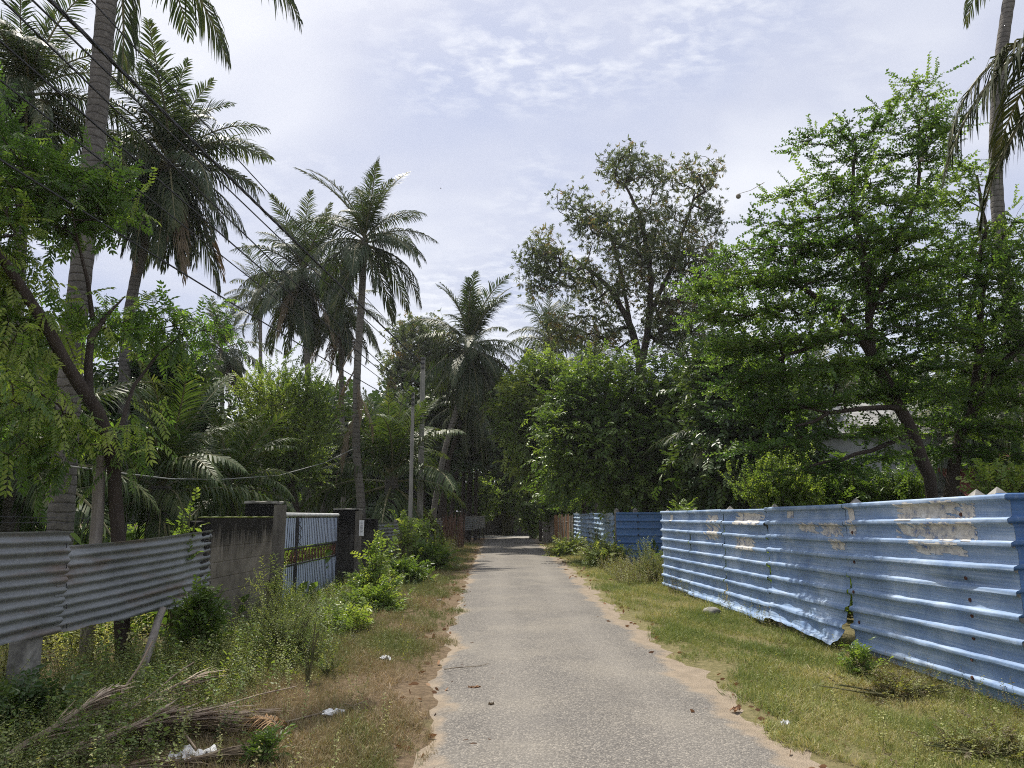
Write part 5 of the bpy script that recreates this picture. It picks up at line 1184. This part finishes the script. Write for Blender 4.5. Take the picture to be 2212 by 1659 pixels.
# ================================================================ SHRUBS AND PLANTS
def shrub(name, label, u, v, Y, ru, rv, protos, mat, seed, n=60, per=8, spread=.10, scale=.7, cat='shrub', dep=None, dirz=.25, group=None):
    """rounded shrub: several stems rising from the ground, crown about (u, v)"""
    c = at(u, v, Y); rng = np.random.default_rng(seed); rx = ru * Y / F; rz_ = rv * Y / F; dp = dep or rx * .8
    base = arr(c[0], c[1], 0); ob = empty(name, base, label, cat, group); st = MB(); lf = MB()
    d = nrm(rng.normal(size=(n, 3))); r = rng.random((n, 1)) ** .45; az_ = np.arctan2(d[:, 1:2], d[:, 0:1]); lob = 1 + .38 * np.sin(az_ * 2 + seed) * np.sin(d[:, 2:3] * 4 + seed * 1.7) + .25 * np.sin(az_ * 5 + 2 * seed + d[:, 2:3] * 6); T = c + d * r * lob * arr(rx, dp, rz_); T[:, 2] = np.maximum(T[:, 2], .06)
    P = []; D = []
    for t in T:
        b0 = base + arr(rng.normal(0, rx * .18), rng.normal(0, dp * .18), 0); q = np.linspace(0, 1, 6)[:, None]
        m_ = arr(b0[0] * .6 + t[0] * .4, b0[1] * .6 + t[1] * .4, t[2] * .6)
        C = (1 - q) ** 2 * b0 + 2 * q * (1 - q) * m_ + q ** 2 * t
        st.tube(C, np.linspace(.010, .004, 6) * (1 + rz_), 4, rng.random(), 0, cap=False)
        k = rng.poisson(per) + 1; w = rng.random((k, 1)) ** .7
        P.append(t + (C[3] - t) * w * .8 + rng.normal(0, spread, (k, 3))); D.append(nrm(nrm(t - base) * .7 + rng.normal(0, .6, (k, 3))) + arr(0, 0, dirz))
    P = np.vstack(P); D = np.vstack(D); P[:, 2] = np.maximum(P[:, 2], .03); idx = rng.integers(0, len(protos), len(P))
    for j, p in enumerate(protos):
        s_ = idx == j; lf.scatter(p, P[s_], D[s_], None, scale * rng.uniform(.7, 1.25, s_.sum()), rng, .5, np.clip(rng.normal(.5, .2, s_.sum()), 0, 1), .15)
    st.build('stems', M['stem'], ob); lf.build('foliage', [mat, M['stem']], ob); return ob
shrub('climbing_shrub', 'glossy dark green shrub climbing the right end of the galvanised sheets', 430, 1340, 8.4, 40, 62, PB, M['mid'], 91, 44, 6, .07, .55)
shrub('vine', 'light green vine sprouting above the galvanised sheets beside the block wall', 400, 1105, 9.2, 42, 60, PB, M['bright'], 92, 13, 2, .05, .55, cat='vine')
shrub('long_leaved_shrub', 'shrub with long narrow leaves in front of the left gate pillar', 585, 1270, 10.0, 32, 70, PL, M['weed'], 93, 12, 1, .03, .45)
shrub('long_leaved_shrub', 'second narrow leaved shrub standing before the gate sheet', 640, 1300, 10.6, 28, 60, PL, M['weed'], 94, 12, 1, .03, .42)
shrub('feathery_bush', 'yellow green feathery bush at the foot of the gate wall', 615, 1400, 8.6, 85, 75, PF, M['weed'], 95, 120, 4, .10, .5, cat='bush')
shrub('leafy_bush', 'leafy bush in front of the right gate pillar', 748, 1352, 11.0, 42, 26, PB, M['bright'], 96, 34, 4, .08, .6, cat='bush')
shrub('leafy_bush', 'tall leafy bush growing at the right foot of the notice pillar', 812, 1240, 14.0, 30, 85, PB, M['bright'], 97, 34, 4, .10, .75, cat='bush')
shrub('leafy_sapling', 'yellow green sapling in front of the thinner utility pole', 872, 1160, 22, 34, 50, PB, M['bright'], 98, 16, 4, .12, 1.0, cat='sapling')
shrub('leafy_sapling', 'small yellow green sapling at the foot of the tall utility pole', 908, 1150, 27, 20, 36, PB, M['bright'], 99, 12, 3, .12, 1.1, cat='sapling')
shrub('leafy_bush', 'dark low bush along the far grey sheets', 925, 1206, 23, 52, 18, PB, M['mid'], 100, 60, 5, .15, 1.0, cat='bush')
shrub('leafy_bush', 'rounded dark bush on the left verge before the utility poles', 872, 1245, 18.5, 50, 20, PB, M['mid'], 101, 60, 5, .12, .85, cat='bush')
shrub('leafy_bush', 'light green low bush on the left verge nearer than the dark one', 810, 1308, 13.2, 48, 24, PB, M['bright'], 102, 80, 6, .10, .6, cat='bush')
shrub('leafy_bush', 'green bush at the right foot of the pale flaking sheets', 1310, 1205, 24.0, 40, 24, PB, M['weed'], 103, 60, 6, .12, .9, cat='bush')
shrub('leafy_bush', 'green bush near the plank fence on the right verge', 1228, 1195, 31.0, 34, 18, PB, M['weed'], 104, 60, 6, .15, 1.1, cat='bush')
shrub('leafy_bush', 'bush at the open corner between the two blue fences', 1412, 1245, 18.4, 32, 32, PF, M['weed'], 105, 60, 3, .10, .6, cat='bush')
shrub('thin_weed', 'tall thin weed standing before the set back blue sheet', 1392, 1190, 20.5, 14, 42, PH, M['weed'], 106, 9, 2, .05, .6, cat='weed')
shrub('thin_weed', 'tall green weed in front of the flaking sheets', 1288, 1165, 27.0, 18, 48, PH, M['weed'], 107, 16, 3, .06, .9, cat='weed')
shrub('drying_bush', 'half dried bush against the foot of the poster sheet', 1935, 1485, 7.0, 130, 12, PB + PH, M['weed_dry'], 108, 90, 3, .06, .24, cat='bush', dep=.26)
shrub('drying_bush', 'half dried bush at the right edge under the near blue sheet', 2140, 1610, 5.4, 150, 14, PB + PH, M['weed_dry'], 109, 100, 3, .06, .22, cat='bush', dep=.26)
shrub('leafy_bush', 'green bush in the gap under the bent blue sheet corner', 1850, 1428, 7.9, 34, 28, PB, M['bright'], 110, 20, 4, .05, .34, cat='bush', dep=.2)
shrub('leafy_bush', 'dense dark bush around the thin pole on the right of the far lane', 1205, 1080, 45, 48, 40, PB, M['mid'], 111, 110, 8, .25, 1.7, cat='bush')
shrub('leafy_bush', 'bright bush hanging over the right end of the far wall', 1150, 1105, 55, 18, 50, PB, M['bright'], 112, 70, 8, .25, 1.8, cat='bush')
shrub('leafy_bush', 'bright green bush left of the far wall behind the dark pole', 1025, 1070, 60, 45, 48, PB, M['bright'], 113, 110, 9, .3, 2.2, cat='bush')
shrub('leafy_bush', 'olive bush leaning over the middle of the far wall', 1095, 1066, 62.4, 36, 30, PB, M['bright'], 114, 110, 9, .3, 2.2, cat='bush')
shrub('leafy_bush', 'small pale bush above the blue fence in front of the white house', 1690, 1030, 15, 75, 48, PS, M['bright'], 115, 90, 6, .14, .9, cat='bush')
shrub('leafy_bush', 'dark leafy bush covering the corrugated awning behind the blue fence', 1840, 1045, 15, 85, 48, PB, M['mid'], 123, 90, 6, .14, .9, cat='bush')
shrub('leafy_bush', 'leafy bush in front of the white house wall beside the leaning trunk', 1945, 1050, 15, 45, 40, PS, M['mid'], 124, 50, 5, .12, .9, cat='bush')
shrub('leafy_sapling', 'yellow green sapling peeping over the blue fence near the dense tree', 1468, 1085, 18.5, 16, 36, PB, M['bright'], 116, 14, 4, .08, .7, cat='sapling')
shrub('leafy_bush', 'sunlit bush at the right edge above the blue fence', 2175, 1035, 10.5, 60, 38, PB, M['bright'], 117, 80, 6, .10, .6, cat='bush')
shrub('broad_weed', 'dark broad leaved weed at the left edge beneath the galvanised sheet', 40, 1540, 5.6, 60, 55, PB, M['dark'], 118, 50, 5, .05, .45, cat='weed')
shrub('broad_weed', 'dark green weed growing through the heap of dry fronds', 170, 1610, 5.2, 40, 45, PL, M['mid'], 119, 8, 1, .03, .26, cat='weed')
shrub('broad_weed', 'small dark weed on the brown verge beside the pale litter', 572, 1615, 5.15, 30, 30, PB, M['mid'], 120, 22, 3, .03, .30, cat='weed')
shrub('thin_weed', 'tall thin dark stemmed weed on the left verge', 668, 1440, 7.6, 20, 75, PH, M['weed'], 121, 8, 2, .03, .42, cat='weed')
shrub('thin_weed', 'second thin weed on the left verge nearer the lane', 705, 1440, 7.9, 18, 60, PH, M['weed'], 122, 8, 2, .03, .42, cat='weed')
# banana plants by the far wall
def banana(u, v, Y, seed, label):
    rng = np.random.default_rng(seed); c = at(u, v, Y); base = arr(c[0], Y, 0); ob = empty('banana_plant', base, label, 'banana plant')
    mb = MB(); mb.tube([base, base + arr(0, 0, c[2] * .6), c * arr(1, 1, .8)], [.14, .11, .08], 8); mb.build('stem', M['stem'], ob)
    for k in range(7):
        a = rng.uniform(0, 2 * pi); e = rng.uniform(.5, 1.3); Ln = rng.uniform(1.5, 2.1); t = np.linspace(0, 1, 9)
        ang = e - 1.1 * t ** 2; q = np.cumsum(np.stack([np.cos(ang), np.sin(ang)], -1) * Ln / 8, 0)
        C = c * arr(1, 1, .78) + np.stack([q[:, 0] * cos(a), q[:, 0] * sin(a), q[:, 1]], -1); w = .26 * np.sin(pi * np.clip(t * .93 + .05, 0, 1)) ** .6
        sd_ = arr(-sin(a), cos(a), 0)
        mb = MB(); mb.grid(np.stack([C - sd_ * w[:, None] - arr(0, 0, .05), C, C + sd_ * w[:, None] - arr(0, 0, .05)], 1), rng.random()); mb.build('leaf', M['banana'], ob)
banana(1068, 1050, 66, 1, 'banana plant with an upright bright leaf behind the far wall'); banana(1098, 1058, 67, 2, 'banana plant right of the upright banana leaf'); banana(952, 1075, 58, 3, 'banana plant among the dark grove trunks')

# ================================================================ UNCOUNTABLE GROWTH
def on_verge(P, m=0.0):
    xl, xr = road_x(P[:, 1]); hw = (xr - xl) / 2
    return xl - .22 * hw - m, xr + .24 * hw + m
def pn(P, s=1.0, k=0):
    return .5 + .25 * (np.sin(P[:, 0] * 2.3 * s + k) * np.sin(P[:, 1] * 1.7 * s + 1 + k) + np.sin(P[:, 0] * 5.1 * s + 2 + k + P[:, 1] * 2 * s) * .7 + np.sin(P[:, 0] * 1.1 * s - P[:, 1] * .7 * s + k))
def field(name, label, cat, protos, mat, n, xr_, yr, dens, scale, seed, test, rndf, tilt=.25, mats2=None, ypow=1.6):
    rng = np.random.default_rng(seed); y0, y1 = yr
    u = rng.random(n); Y = (y0 ** (1 - ypow) + u * (y1 ** (1 - ypow) - y0 ** (1 - ypow))) ** (1 / (1 - ypow))
    P = np.stack([rng.uniform(xr_[0], xr_[1], n), Y, np.zeros(n)], -1)
    P = P[test(P, rng)]
    D = arr(0, 0, 1) + rng.normal(0, tilt, (len(P), 3))
    if tilt > 5: D[:, 2] = np.abs(D[:, 2]) * .12
    mb = MB(); idx = rng.integers(0, len(protos), len(P))
    sc_ = scale(P, rng) if callable(scale) else scale * rng.uniform(.6, 1.3, len(P)); rv = np.clip(rndf(P, rng), 0, 1)
    for j, p in enumerate(protos):
        s_ = idx == j; a = rng.uniform(0, 2 * pi, s_.sum()); U = np.stack([np.cos(a), np.sin(a), 0 * a], -1)
        mb.scatter(p, P[s_], D[s_], U, sc_[s_], rng, 0, rv[s_], .14)
    o = mb.build(name, [mat, M['stem']]); return tag(o, label, cat, None, 'stuff')
def t_right(P, rng):
    l, r = on_verge(P); x = P[:, 0] - r; lim = np.interp(P[:, 1], [FB[1], FA[1], FA[1] + .5, 25, 40], [FB[0] + .3, FA[0] + .25, 4.6, 3.7, 3.3])
    p = np.clip((x - .10 + .55 * (pn(P, 2.3) - .35) + .2 * pn(P, 6)) / .35, 0, 1)
    p = p * np.clip(.25 + 1.3 * pn(P, 1.7, 4), .12, 1)
    return (rng.random(len(P)) < p) & (P[:, 0] < lim) & (P[:, 0] > -1)
def t_left(P, rng):
    l, r = on_verge(P); x = l - P[:, 0]; p = np.clip((x - .05 + .6 * (pn(P, 2.3) - .35) + .2 * pn(P, 6)) / .45, 0, 1) * np.clip(.35 + pn(P, 1.3), 0, 1)
    return (rng.random(len(P)) < p) & (P[:, 0] > line_x(P[:, 1]) - .3)
field('grass', 'short yellow green grass on the right verge', 'grass', PT, M['grass'], 125000, (.8, 5.0), (3.6, 45), 1, lambda P, g: (.30 + .50 * pn(P, 2)) * g.uniform(.5, 1.5, len(P)) * np.clip(.8 + P[:, 1] / 40, 0, 1.6), 131, t_right, lambda P, g: g.normal(.40, .2, len(P)) + .7 * (pn(P, 1.1, 3) - .5), tilt=.45)
field('dry_grass', 'dry brown grass on the left verge', 'grass', PT, M['grass_dry'], 120000, (-4.4, -.4), (3.6, 45), 1, lambda P, g: (.30 + .50 * pn(P, 2)) * g.uniform(.5, 1.5, len(P)) * np.clip(.8 + P[:, 1] / 40, 0, 1.6), 132, t_left, lambda P, g: g.normal(.45, .16, len(P)) - np.clip((P[:, 1] - 8) / 18, 0, .35) + .75 * (pn(P, 1.1, 2) - .5), tilt=.45)
def t_weedL(P, rng):
    l, r = on_verge(P); lx = line_x(P[:, 1]); w = (P[:, 0] - lx) / np.maximum(l - lx, .2)
    near = np.interp(P[:, 1], [5, 7.5, 10, 14, 22, 36], [.62, .62, .70, .62, .66, .6])
    return (P[:, 0] > lx - .3) & (rng.random(len(P)) < np.clip((near - w) / .3, 0, 1))
field('weeds', 'tangled green weeds along the foot of the left wall and gate', 'weeds', PH + PF, M['weed'], 19000, (-4.4, -1.2), (4.6, 42), 1, lambda P, g: g.uniform(.35, 1.0, len(P)) * np.interp(P[:, 1], [4, 8, 10, 15, 40], [.5, .62, .5, .55, 1.0]), 133, t_weedL, lambda P, g: g.normal(.55, .24, len(P)) + .4 * (pn(P, 1.2) - .5), ypow=1.25)
def t_tuft(P, rng):
    l, r = on_verge(P); lx = line_x(P[:, 1]); rx = np.interp(P[:, 1], [FB[1], FA[1], FA[1] + 1, 40], [FB[0], FA[0], 4.2, 3.3])
    return ((P[:, 0] < l - .1) & (P[:, 0] > lx)) | ((P[:, 0] > r + .1) & (P[:, 0] < rx))
field('weeds', 'sparse taller tufts and thin herbs dotted over both verges', 'weeds', PH + PT, M['weed_dry'], 3800, (-4.2, 4.6), (3.8, 40), 1, lambda P, g: g.uniform(.15, .5, len(P)), 139, t_tuft, lambda P, g: g.normal(.6, .2, len(P)), ypow=1.3, tilt=.3)
PBU = [proto_weed(12, .8, .13, .055, .15), proto_weed(15, 1.0, .11, .045, .2), proto_lance(16, .7)]
field('weeds', 'leggy broad leaved weeds standing along the left fence and wall', 'weeds', PBU, M['bright'], 1500, (-4.3, -1.4), (4.8, 40), 1, lambda P, g: g.uniform(.35, .85, len(P)) * np.interp(P[:, 1], [5, 10, 14, 40], [.65, .8, .6, 1.1]), 141, t_weedL, lambda P, g: g.normal(.42, .22, len(P)), ypow=1.15, tilt=.3)
def t_weedR(P, rng):
    fx = np.interp(P[:, 1], [FB[1], FA[1]], [FB[0], FA[0]]); l, r = on_verge(P)
    near = (P[:, 1] < FA[1]) & (P[:, 0] > fx - np.interp(P[:, 1], [6, 9, 12], [.62, .5, .35]) + .3 * pn(P, 2)) & (P[:, 0] < fx + .15) & (rng.random(len(P)) < .5)
    far = (P[:, 1] > 17.5) & (P[:, 0] > r + (np.interp(P[:, 1], [17, 25, 40], [3.4, 3.45, 3.3]) - r) * .42) & (P[:, 0] < np.interp(P[:, 1], [17, 23.4, 23.6, 40], [4.6, 4.6, 3.45, 3.3]))
    return near | far
field('weeds', 'mixed drying weeds along the foot of the blue fences', 'weeds', PH, M['weed_dry'], 16000, (1.5, 5), (4.6, 42), 1, lambda P, g: g.uniform(.25, .8, len(P)) * np.interp(P[:, 1], [4, 9, 12, 17, 18, 40], [.42, .45, .7, .8, 1.0, 1.2]), 134, t_weedR, lambda P, g: np.clip(g.normal(.5, .22, len(P)) + np.where(P[:, 1] > 17, .12, 0), 0, 1), ypow=1.2)
field('weeds', 'pale green weeds, sunlight put into their colour, in the plot behind the galvanised sheets', 'weeds', PF + PH, M['weed_sunlit'], 9000, (-14, -4.1), (4.5, 20), 1, lambda P, g: g.uniform(.5, 1.1, len(P)), 135, lambda P, g: (P[:, 0] < line_x(P[:, 1]) - .2) & ~((P[:, 1] > 9) & (P[:, 0] > -4.9)), lambda P, g: g.normal(.6, .2, len(P)), ypow=1.1)
field('undergrowth', 'shaded undergrowth among the palms on the left', 'undergrowth', [p for p in PB], M['mid'], 9000, (-26, -4.4), (10, 60), 1, lambda P, g: g.uniform(1.2, 3.4, len(P)), 136, lambda P, g: (g.random(len(P)) < np.clip(pn(P, .5) + .1, 0, 1)), lambda P, g: g.normal(.42, .22, len(P)), tilt=.6, ypow=1.05)
field('undergrowth', 'shaded undergrowth among the trees on the right', 'undergrowth', [p for p in PB], M['mid'], 7000, (4.6, 30), (9, 60), 1, lambda P, g: g.uniform(1.2, 3.4, len(P)), 137, lambda P, g: (P[:, 0] > np.interp(P[:, 1], [9, 22, 24, 60], [5.2, 5.2, 5.0, 4.2])) & ((P[:, 1] < 19) | (P[:, 1] > 28) | (P[:, 0] < 8) | (P[:, 0] > 18)), lambda P, g: g.normal(.4, .22, len(P)), tilt=.6, ypow=1.05)
field('leaf_litter', 'brown dead leaves scattered along both edges of the lane', 'leaf litter', PLeaf, M['litter'], 5000, (-3.2, 3.4), (4.3, 45), 1, lambda P, g: g.uniform(.45, 1.2, len(P)) * np.interp(P[:, 1], [4, 20, 40], [.75, 1.2, 1.6]), 138,
      lambda P, g: (np.minimum(np.abs(P[:, 0] - on_verge(P)[0] - .0), np.abs(P[:, 0] - on_verge(P)[1] + .05)) < g.gamma(1.1, .22, len(P))) & (g.random(len(P)) < np.clip(.25 + (P[:, 1] > 19) * (P[:, 0] > 0) * .8 + pn(P, .8) * .3, 0, 1)), lambda P, g: g.normal(.5, .2, len(P)), tilt=9, ypow=1.25)
# far wood behind the plots, a mass of leaves with dark gaps
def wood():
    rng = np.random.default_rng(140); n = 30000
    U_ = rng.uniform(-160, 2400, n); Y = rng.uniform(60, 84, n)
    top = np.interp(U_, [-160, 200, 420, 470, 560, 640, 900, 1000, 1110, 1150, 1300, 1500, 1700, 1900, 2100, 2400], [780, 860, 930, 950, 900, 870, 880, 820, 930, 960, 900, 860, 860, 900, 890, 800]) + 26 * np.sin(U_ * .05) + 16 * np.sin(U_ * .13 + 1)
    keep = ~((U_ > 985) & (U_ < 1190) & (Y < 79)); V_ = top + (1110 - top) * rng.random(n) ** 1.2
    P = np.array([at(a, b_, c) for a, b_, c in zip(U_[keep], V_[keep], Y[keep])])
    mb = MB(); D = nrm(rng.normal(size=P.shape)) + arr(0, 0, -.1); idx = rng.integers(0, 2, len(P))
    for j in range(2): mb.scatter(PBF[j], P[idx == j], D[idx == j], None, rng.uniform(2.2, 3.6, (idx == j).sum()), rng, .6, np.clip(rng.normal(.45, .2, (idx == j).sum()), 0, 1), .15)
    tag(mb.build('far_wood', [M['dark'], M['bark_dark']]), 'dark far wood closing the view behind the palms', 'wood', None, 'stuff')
wood()

# ================================================================ FALLEN FRONDS AND LITTER
def dry_frond(label, u, v, az, Ln, seed, mat, lift=.05, tilt=0.0, nl=46, w=.03, sweep=2.2, leafL=.55, roll=0.0, group=None, both=True, z0=None):
    rng = np.random.default_rng(seed); b0 = gp(u, v); m = 12; s = np.linspace(0, 1, m)
    mb = MB(); d = arr(cos(az), sin(az), 0); sd_ = arr(-sin(az), cos(az), 0)
    P = b0 + d * Ln * s[:, None] + sd_ * (.06 * np.sin(s * 3 + seed))[:, None]; P[:, 2] = lift + tilt * Ln * s * (1 - .25 * s) + .02 * np.sin(s * 7 + seed) + .015
    if z0: P[:, 2] += z0
    st_ = MB(); st_.tube(P, (.013 * (1 - s) + .004) * (1.5 if tilt > .3 else 1), 6, .6, 0)
    for sg in (-1, 1):
        t = np.linspace(.12, .99, nl) + rng.normal(0, .01, nl); t = np.clip(t, .05, 1); k = nl
        B = np.stack([np.interp(t, s, P[:, i]) for i in range(3)], -1); ln = leafL * rng.uniform(.6, 1.1, k) * (1 - .5 * t ** 3)
        D = nrm(d * sweep * rng.uniform(.6, 1.3, (k, 1)) + sd_ * sg * rng.uniform(.3, 1.0, (k, 1)) + arr(0, 0, 1) * rng.normal(.06 + roll * sg, .28, (k, 1)))
        E = B + D * ln[:, None]; E[:, 2] = np.maximum(E[:, 2], .012 + .02 * rng.random(k)); Mi = (B + E) / 2 + arr(0, 0, .02) * rng.random((k, 1))
        wv = nrm(np.cross(D, rng.normal(0, .4, (k, 3)) + arr(0, 0, 1))) * w / 2
        V = np.stack([B - wv * .6, B + wv * .6, Mi + wv, Mi - wv, E + wv * .2, E - wv * .2], 1); fc = np.array([[0, 1, 2, 3], [3, 2, 4, 5]])
        mb.add(V.reshape(-1, 3), (fc[None] + (np.arange(k) * 6)[:, None, None]).reshape(-1, 4), np.repeat(np.clip(rng.normal(.5, .22, k), 0, 1), 2), 0)
    ob = empty('fallen_frond', b0, label, 'palm frond', group); st_.build('stalk', M['frond_tan'], ob); mb.build('leaflets', mat, ob); return ob
T_ = M['frond_tan']
P_ = M['palm_dead']
spec = [('large tan dry frond propped up in the bottom left corner', 15, 1680, 74, .85, T_, .04, .55, 70, .016, 2.4, .45, 0),
 ('tan dry frond lying beside the propped one in the bottom left corner', 75, 1690, 60, 1.0, T_, .06, .22, 70, .016, 2.6, .45, 0),
 ('tan frond whose long leaflets sweep right across the heap', 130, 1640, 30, 1.05, T_, .10, .08, 70, .013, 3.0, .6, 0),
 ('purplish shaded frond lying low in the middle of the heap', 190, 1600, 8, .95, P_, .03, .03, 80, .013, 3.0, .55, 0),
 ('thin frond pointing right towards the lane from the heap', 330, 1590, 5, .85, P_, .03, .02, 70, .012, 4.0, .5, 0),
 ('upper thin frond lying just beyond the one pointing at the lane', 330, 1572, 10, .85, T_, .04, .03, 40, .010, 4.5, .5, 0),
 ('frond leaning up against the leaning stake behind the heap', 225, 1575, 50, .85, T_, .03, .42, 40, .014, 3.4, .5, 0),
 ('frond at the bottom edge left of the pale litter', 200, 1690, 22, .95, P_, .03, .06, 70, .012, 3.6, .5, 0),
 ('frond with long bare stalk crossing the heap', 330, 1640, 150, .7, T_, .10, .06, 16, .012, 3.0, .35, 0),
 ('low brown frond half buried under the left side of the heap', 60, 1620, 20, .9, P_, .02, .05, 80, .014, 2.6, .5, 0)]
for k, (lb, u, v, az, ln, mt, lf_, tl, nl, w, sw, ll, rl) in enumerate(spec): dry_frond(lb, u, v, R(az), ln * .82, k + 1, mt, lf_, tl, nl, w, sw, ll, rl)
om = frond_mesh('curled_frond', 48, -62, np.random.default_rng(3), 44, .75, 1.5, .075, .75, [M['frond_orange'], M['frond_tan']], .05)
oo = bpy.data.objects.new('curled_frond', om); COL.objects.link(oo); oo.location = tuple(gp(612, 1590)); oo.scale = (.15,) * 3; oo.rotation_euler = (.15, 0, R(150))
tag(oo, 'curled orange brown frond tip standing on the left verge', 'palm frond')
# stray stalks
k = 0
for (u0, v0, u1, v1, h1, r, lb) in [(215, 1600, 330, 1385, .0, .012, 'long pale stalk standing out of the heap of fronds'), (230, 1590, 420, 1430, .0, .010, 'pale stalk slanting right out of the heap'), (300, 1585, 640, 1500, .05, .011, 'pale stalk lying over weeds toward the orange frond'), (300, 1490, 420, 1660, .10, .013, 'dark stalk crossing the heap toward the bottom edge'), (560, 1590, 790, 1525, .02, .010, 'thin brown stick lying on the dry verge'), (960, 1452, 1055, 1440, .012, .006, 'thin dark twig lying on the asphalt'), (745, 1528, 775, 1548, .02, .008, 'short brown stick on the verge')]:
    a, b_ = gp(u0, v0), (gp(u1, v1) if h1 else at(u1, v1, gp(u0, v0)[1] + .35)); a[2] = .05 if u0 < 700 else .03; b_[2] = max(b_[2], h1 + .02)
    pole_thing('dry_stalk' if u0 < 700 else 'dry_stick', lb, a, b_, r, r * .5, T_ if u0 < 400 else M['twig'], 'stick', None, 6, k, .012); k += 1
def scrap(name, label, u, v, w, l, az, seed, mat, cat='litter', crump=.02):
    rng = np.random.default_rng(seed); c = gp(u, v); n = 9; a = np.linspace(-.5, .5, n)[:, None]; b_ = np.linspace(-.5, .5, n)[None]
    z = (.012 if cat == 'leaf' else .03) + crump * (np.sin(a * 9 + seed) * np.sin(b_ * 7 + seed * 2) + .6 * np.sin(a * 15 + b_ * 11 + seed)) + crump
    e = 1 + .25 * np.sin(np.arctan2(b_, a + 1e-6) * 3 + seed)
    X = a * w * e; Yv = b_ * l * e; P = np.stack([c[0] + X * cos(az) - Yv * sin(az), c[1] + X * sin(az) + Yv * cos(az), z + 0 * X], -1)
    mb = MB(); mb.grid(P); P2 = P.copy(); P2[..., 2] -= .004; mb.grid(P2[::-1]); return tag(mb.build(name, mat, None, origin=c), label, cat)
scrap('plastic_scrap', 'crumpled white plastic beneath the dry fronds at the bottom edge', 425, 1652, .20, .22, .3, 1, M['white_paper'], crump=.03)
scrap('plastic_scrap', 'smaller grey white plastic left of the crumpled one', 385, 1660, .10, .12, 1.3, 2, M['white_paper'], crump=.03)
scrap('paper_scrap', 'long white scrap lying on the brown verge near the bottom left', 718, 1552, .06, .16, -1.2, 3, M['white_paper'])
scrap('paper_scrap', 'white scrap on the left verge beside the weeds', 832, 1430, .10, .07, .2, 4, M['white_paper'])
scrap('paper_scrap', 'tiny pale scrap on the right verge near the bottom', 1696, 1574, .05, .05, .5, 5, M['white_paper'], crump=.015)
scrap('dead_leaf', 'curled pale leaf lying on the left half of the asphalt', 1025, 1488, .10, .035, .1, 6, M['litter'], 'leaf', .008)
scrap('dead_leaf', 'small dark curled leaf on the asphalt nearer the camera', 1062, 1526, .045, .03, .4, 7, M['palm_dead'], 'leaf', .01)
scrap('dead_leaf', 'large dark leaf on the sandy right edge of the lane', 1590, 1537, .11, .045, .8, 8, M['litter'], 'leaf', .012)
def stone(label, u, v, r, seed):
    rng = np.random.default_rng(seed); c = gp(u, v); th = np.linspace(0, pi, 9)[:, None]; ph = np.linspace(0, 2 * pi, 13)[None]
    q = 1 + .14 * np.sin(th * 4 + seed) * np.sin(ph * 3 + seed) * np.sin(th)
    P = c + np.stack([r * q * np.sin(th) * np.cos(ph), r * .8 * q * np.sin(th) * np.sin(ph), r * .55 * q * np.cos(th) + r * .3 + 0 * ph], -1); mb = MB(); mb.grid(P[:, ::-1]); tag(mb.build('stone', M['concrete'], None, origin=c, smooth=True), label, 'stone')
stone('grey stone half hidden at the foot of the blue fence', 1538, 1328, .15, 1); stone('pale pebble on the left edge of the far lane', 848, 1216, .05, 2); stone('small stone on the left verge', 948, 1299, .05, 3)
# a bird far off in the sky
c = at(952, 407, 130); mb = MB(); t = np.linspace(-.35, .35, 7)[:, None]
mb.tube(np.array([c + arr(0, 0, 0) + arr(x, 0, 0) for x in np.linspace(-.16, .16, 7)]), [.01, .035, .05, .055, .045, .03, .012], 8)
bo = empty('bird', c, 'tiny dark bird flying in the middle of the sky', 'bird'); mb.build('body', M['black_iron'], bo)
for sg in (-1, 1):
    mb = MB(); s = np.linspace(0, 1, 5)[:, None]; w = np.array([[-.5, .5]]); P = np.stack([c[0] + .07 * w * (1 - .6 * s) + 0 * s, c[1] + sg * (.03 + .26 * s) + 0 * w, c[2] + .03 + .12 * s - .10 * s ** 2 + 0 * w], -1); mb.grid(P); P2 = P.copy(); P2[..., 2] -= .012; mb.grid(P2[:, ::-1]); mb.build('wing', M['black_iron'], bo)

# ================================================================ HAZY AIR
def haze(dens):
    m, nt, out = new_mat('hazy air')
    v = N(nt, 'ShaderNodeVolumePrincipled'); v.inputs['Color'].default_value = (0.93, 0.95, 1.0, 1); v.inputs['Density'].default_value = dens; v.inputs['Anisotropy'].default_value = 0.35
    L(nt, v.outputs[0], out.inputs['Volume'])
    me = bpy.data.meshes.new('haze'); x0, x1, y0, y1, z0, z1 = -320, 320, -70, 520, -1.1, 30
    me.from_pydata([(x0, y0, z0), (x1, y0, z0), (x1, y1, z0), (x0, y1, z0), (x0, y0, z1), (x1, y0, z1), (x1, y1, z1), (x0, y1, z1)], [], [(0, 3, 2, 1), (4, 5, 6, 7), (0, 1, 5, 4), (1, 2, 6, 5), (2, 3, 7, 6), (3, 0, 4, 7)])
    me.materials.append(m); o = bpy.data.objects.new('haze', me); COL.objects.link(o); return tag(o, 'thin pale haze hanging over the lane', 'haze', None, 'stuff')
haze(0.00035)
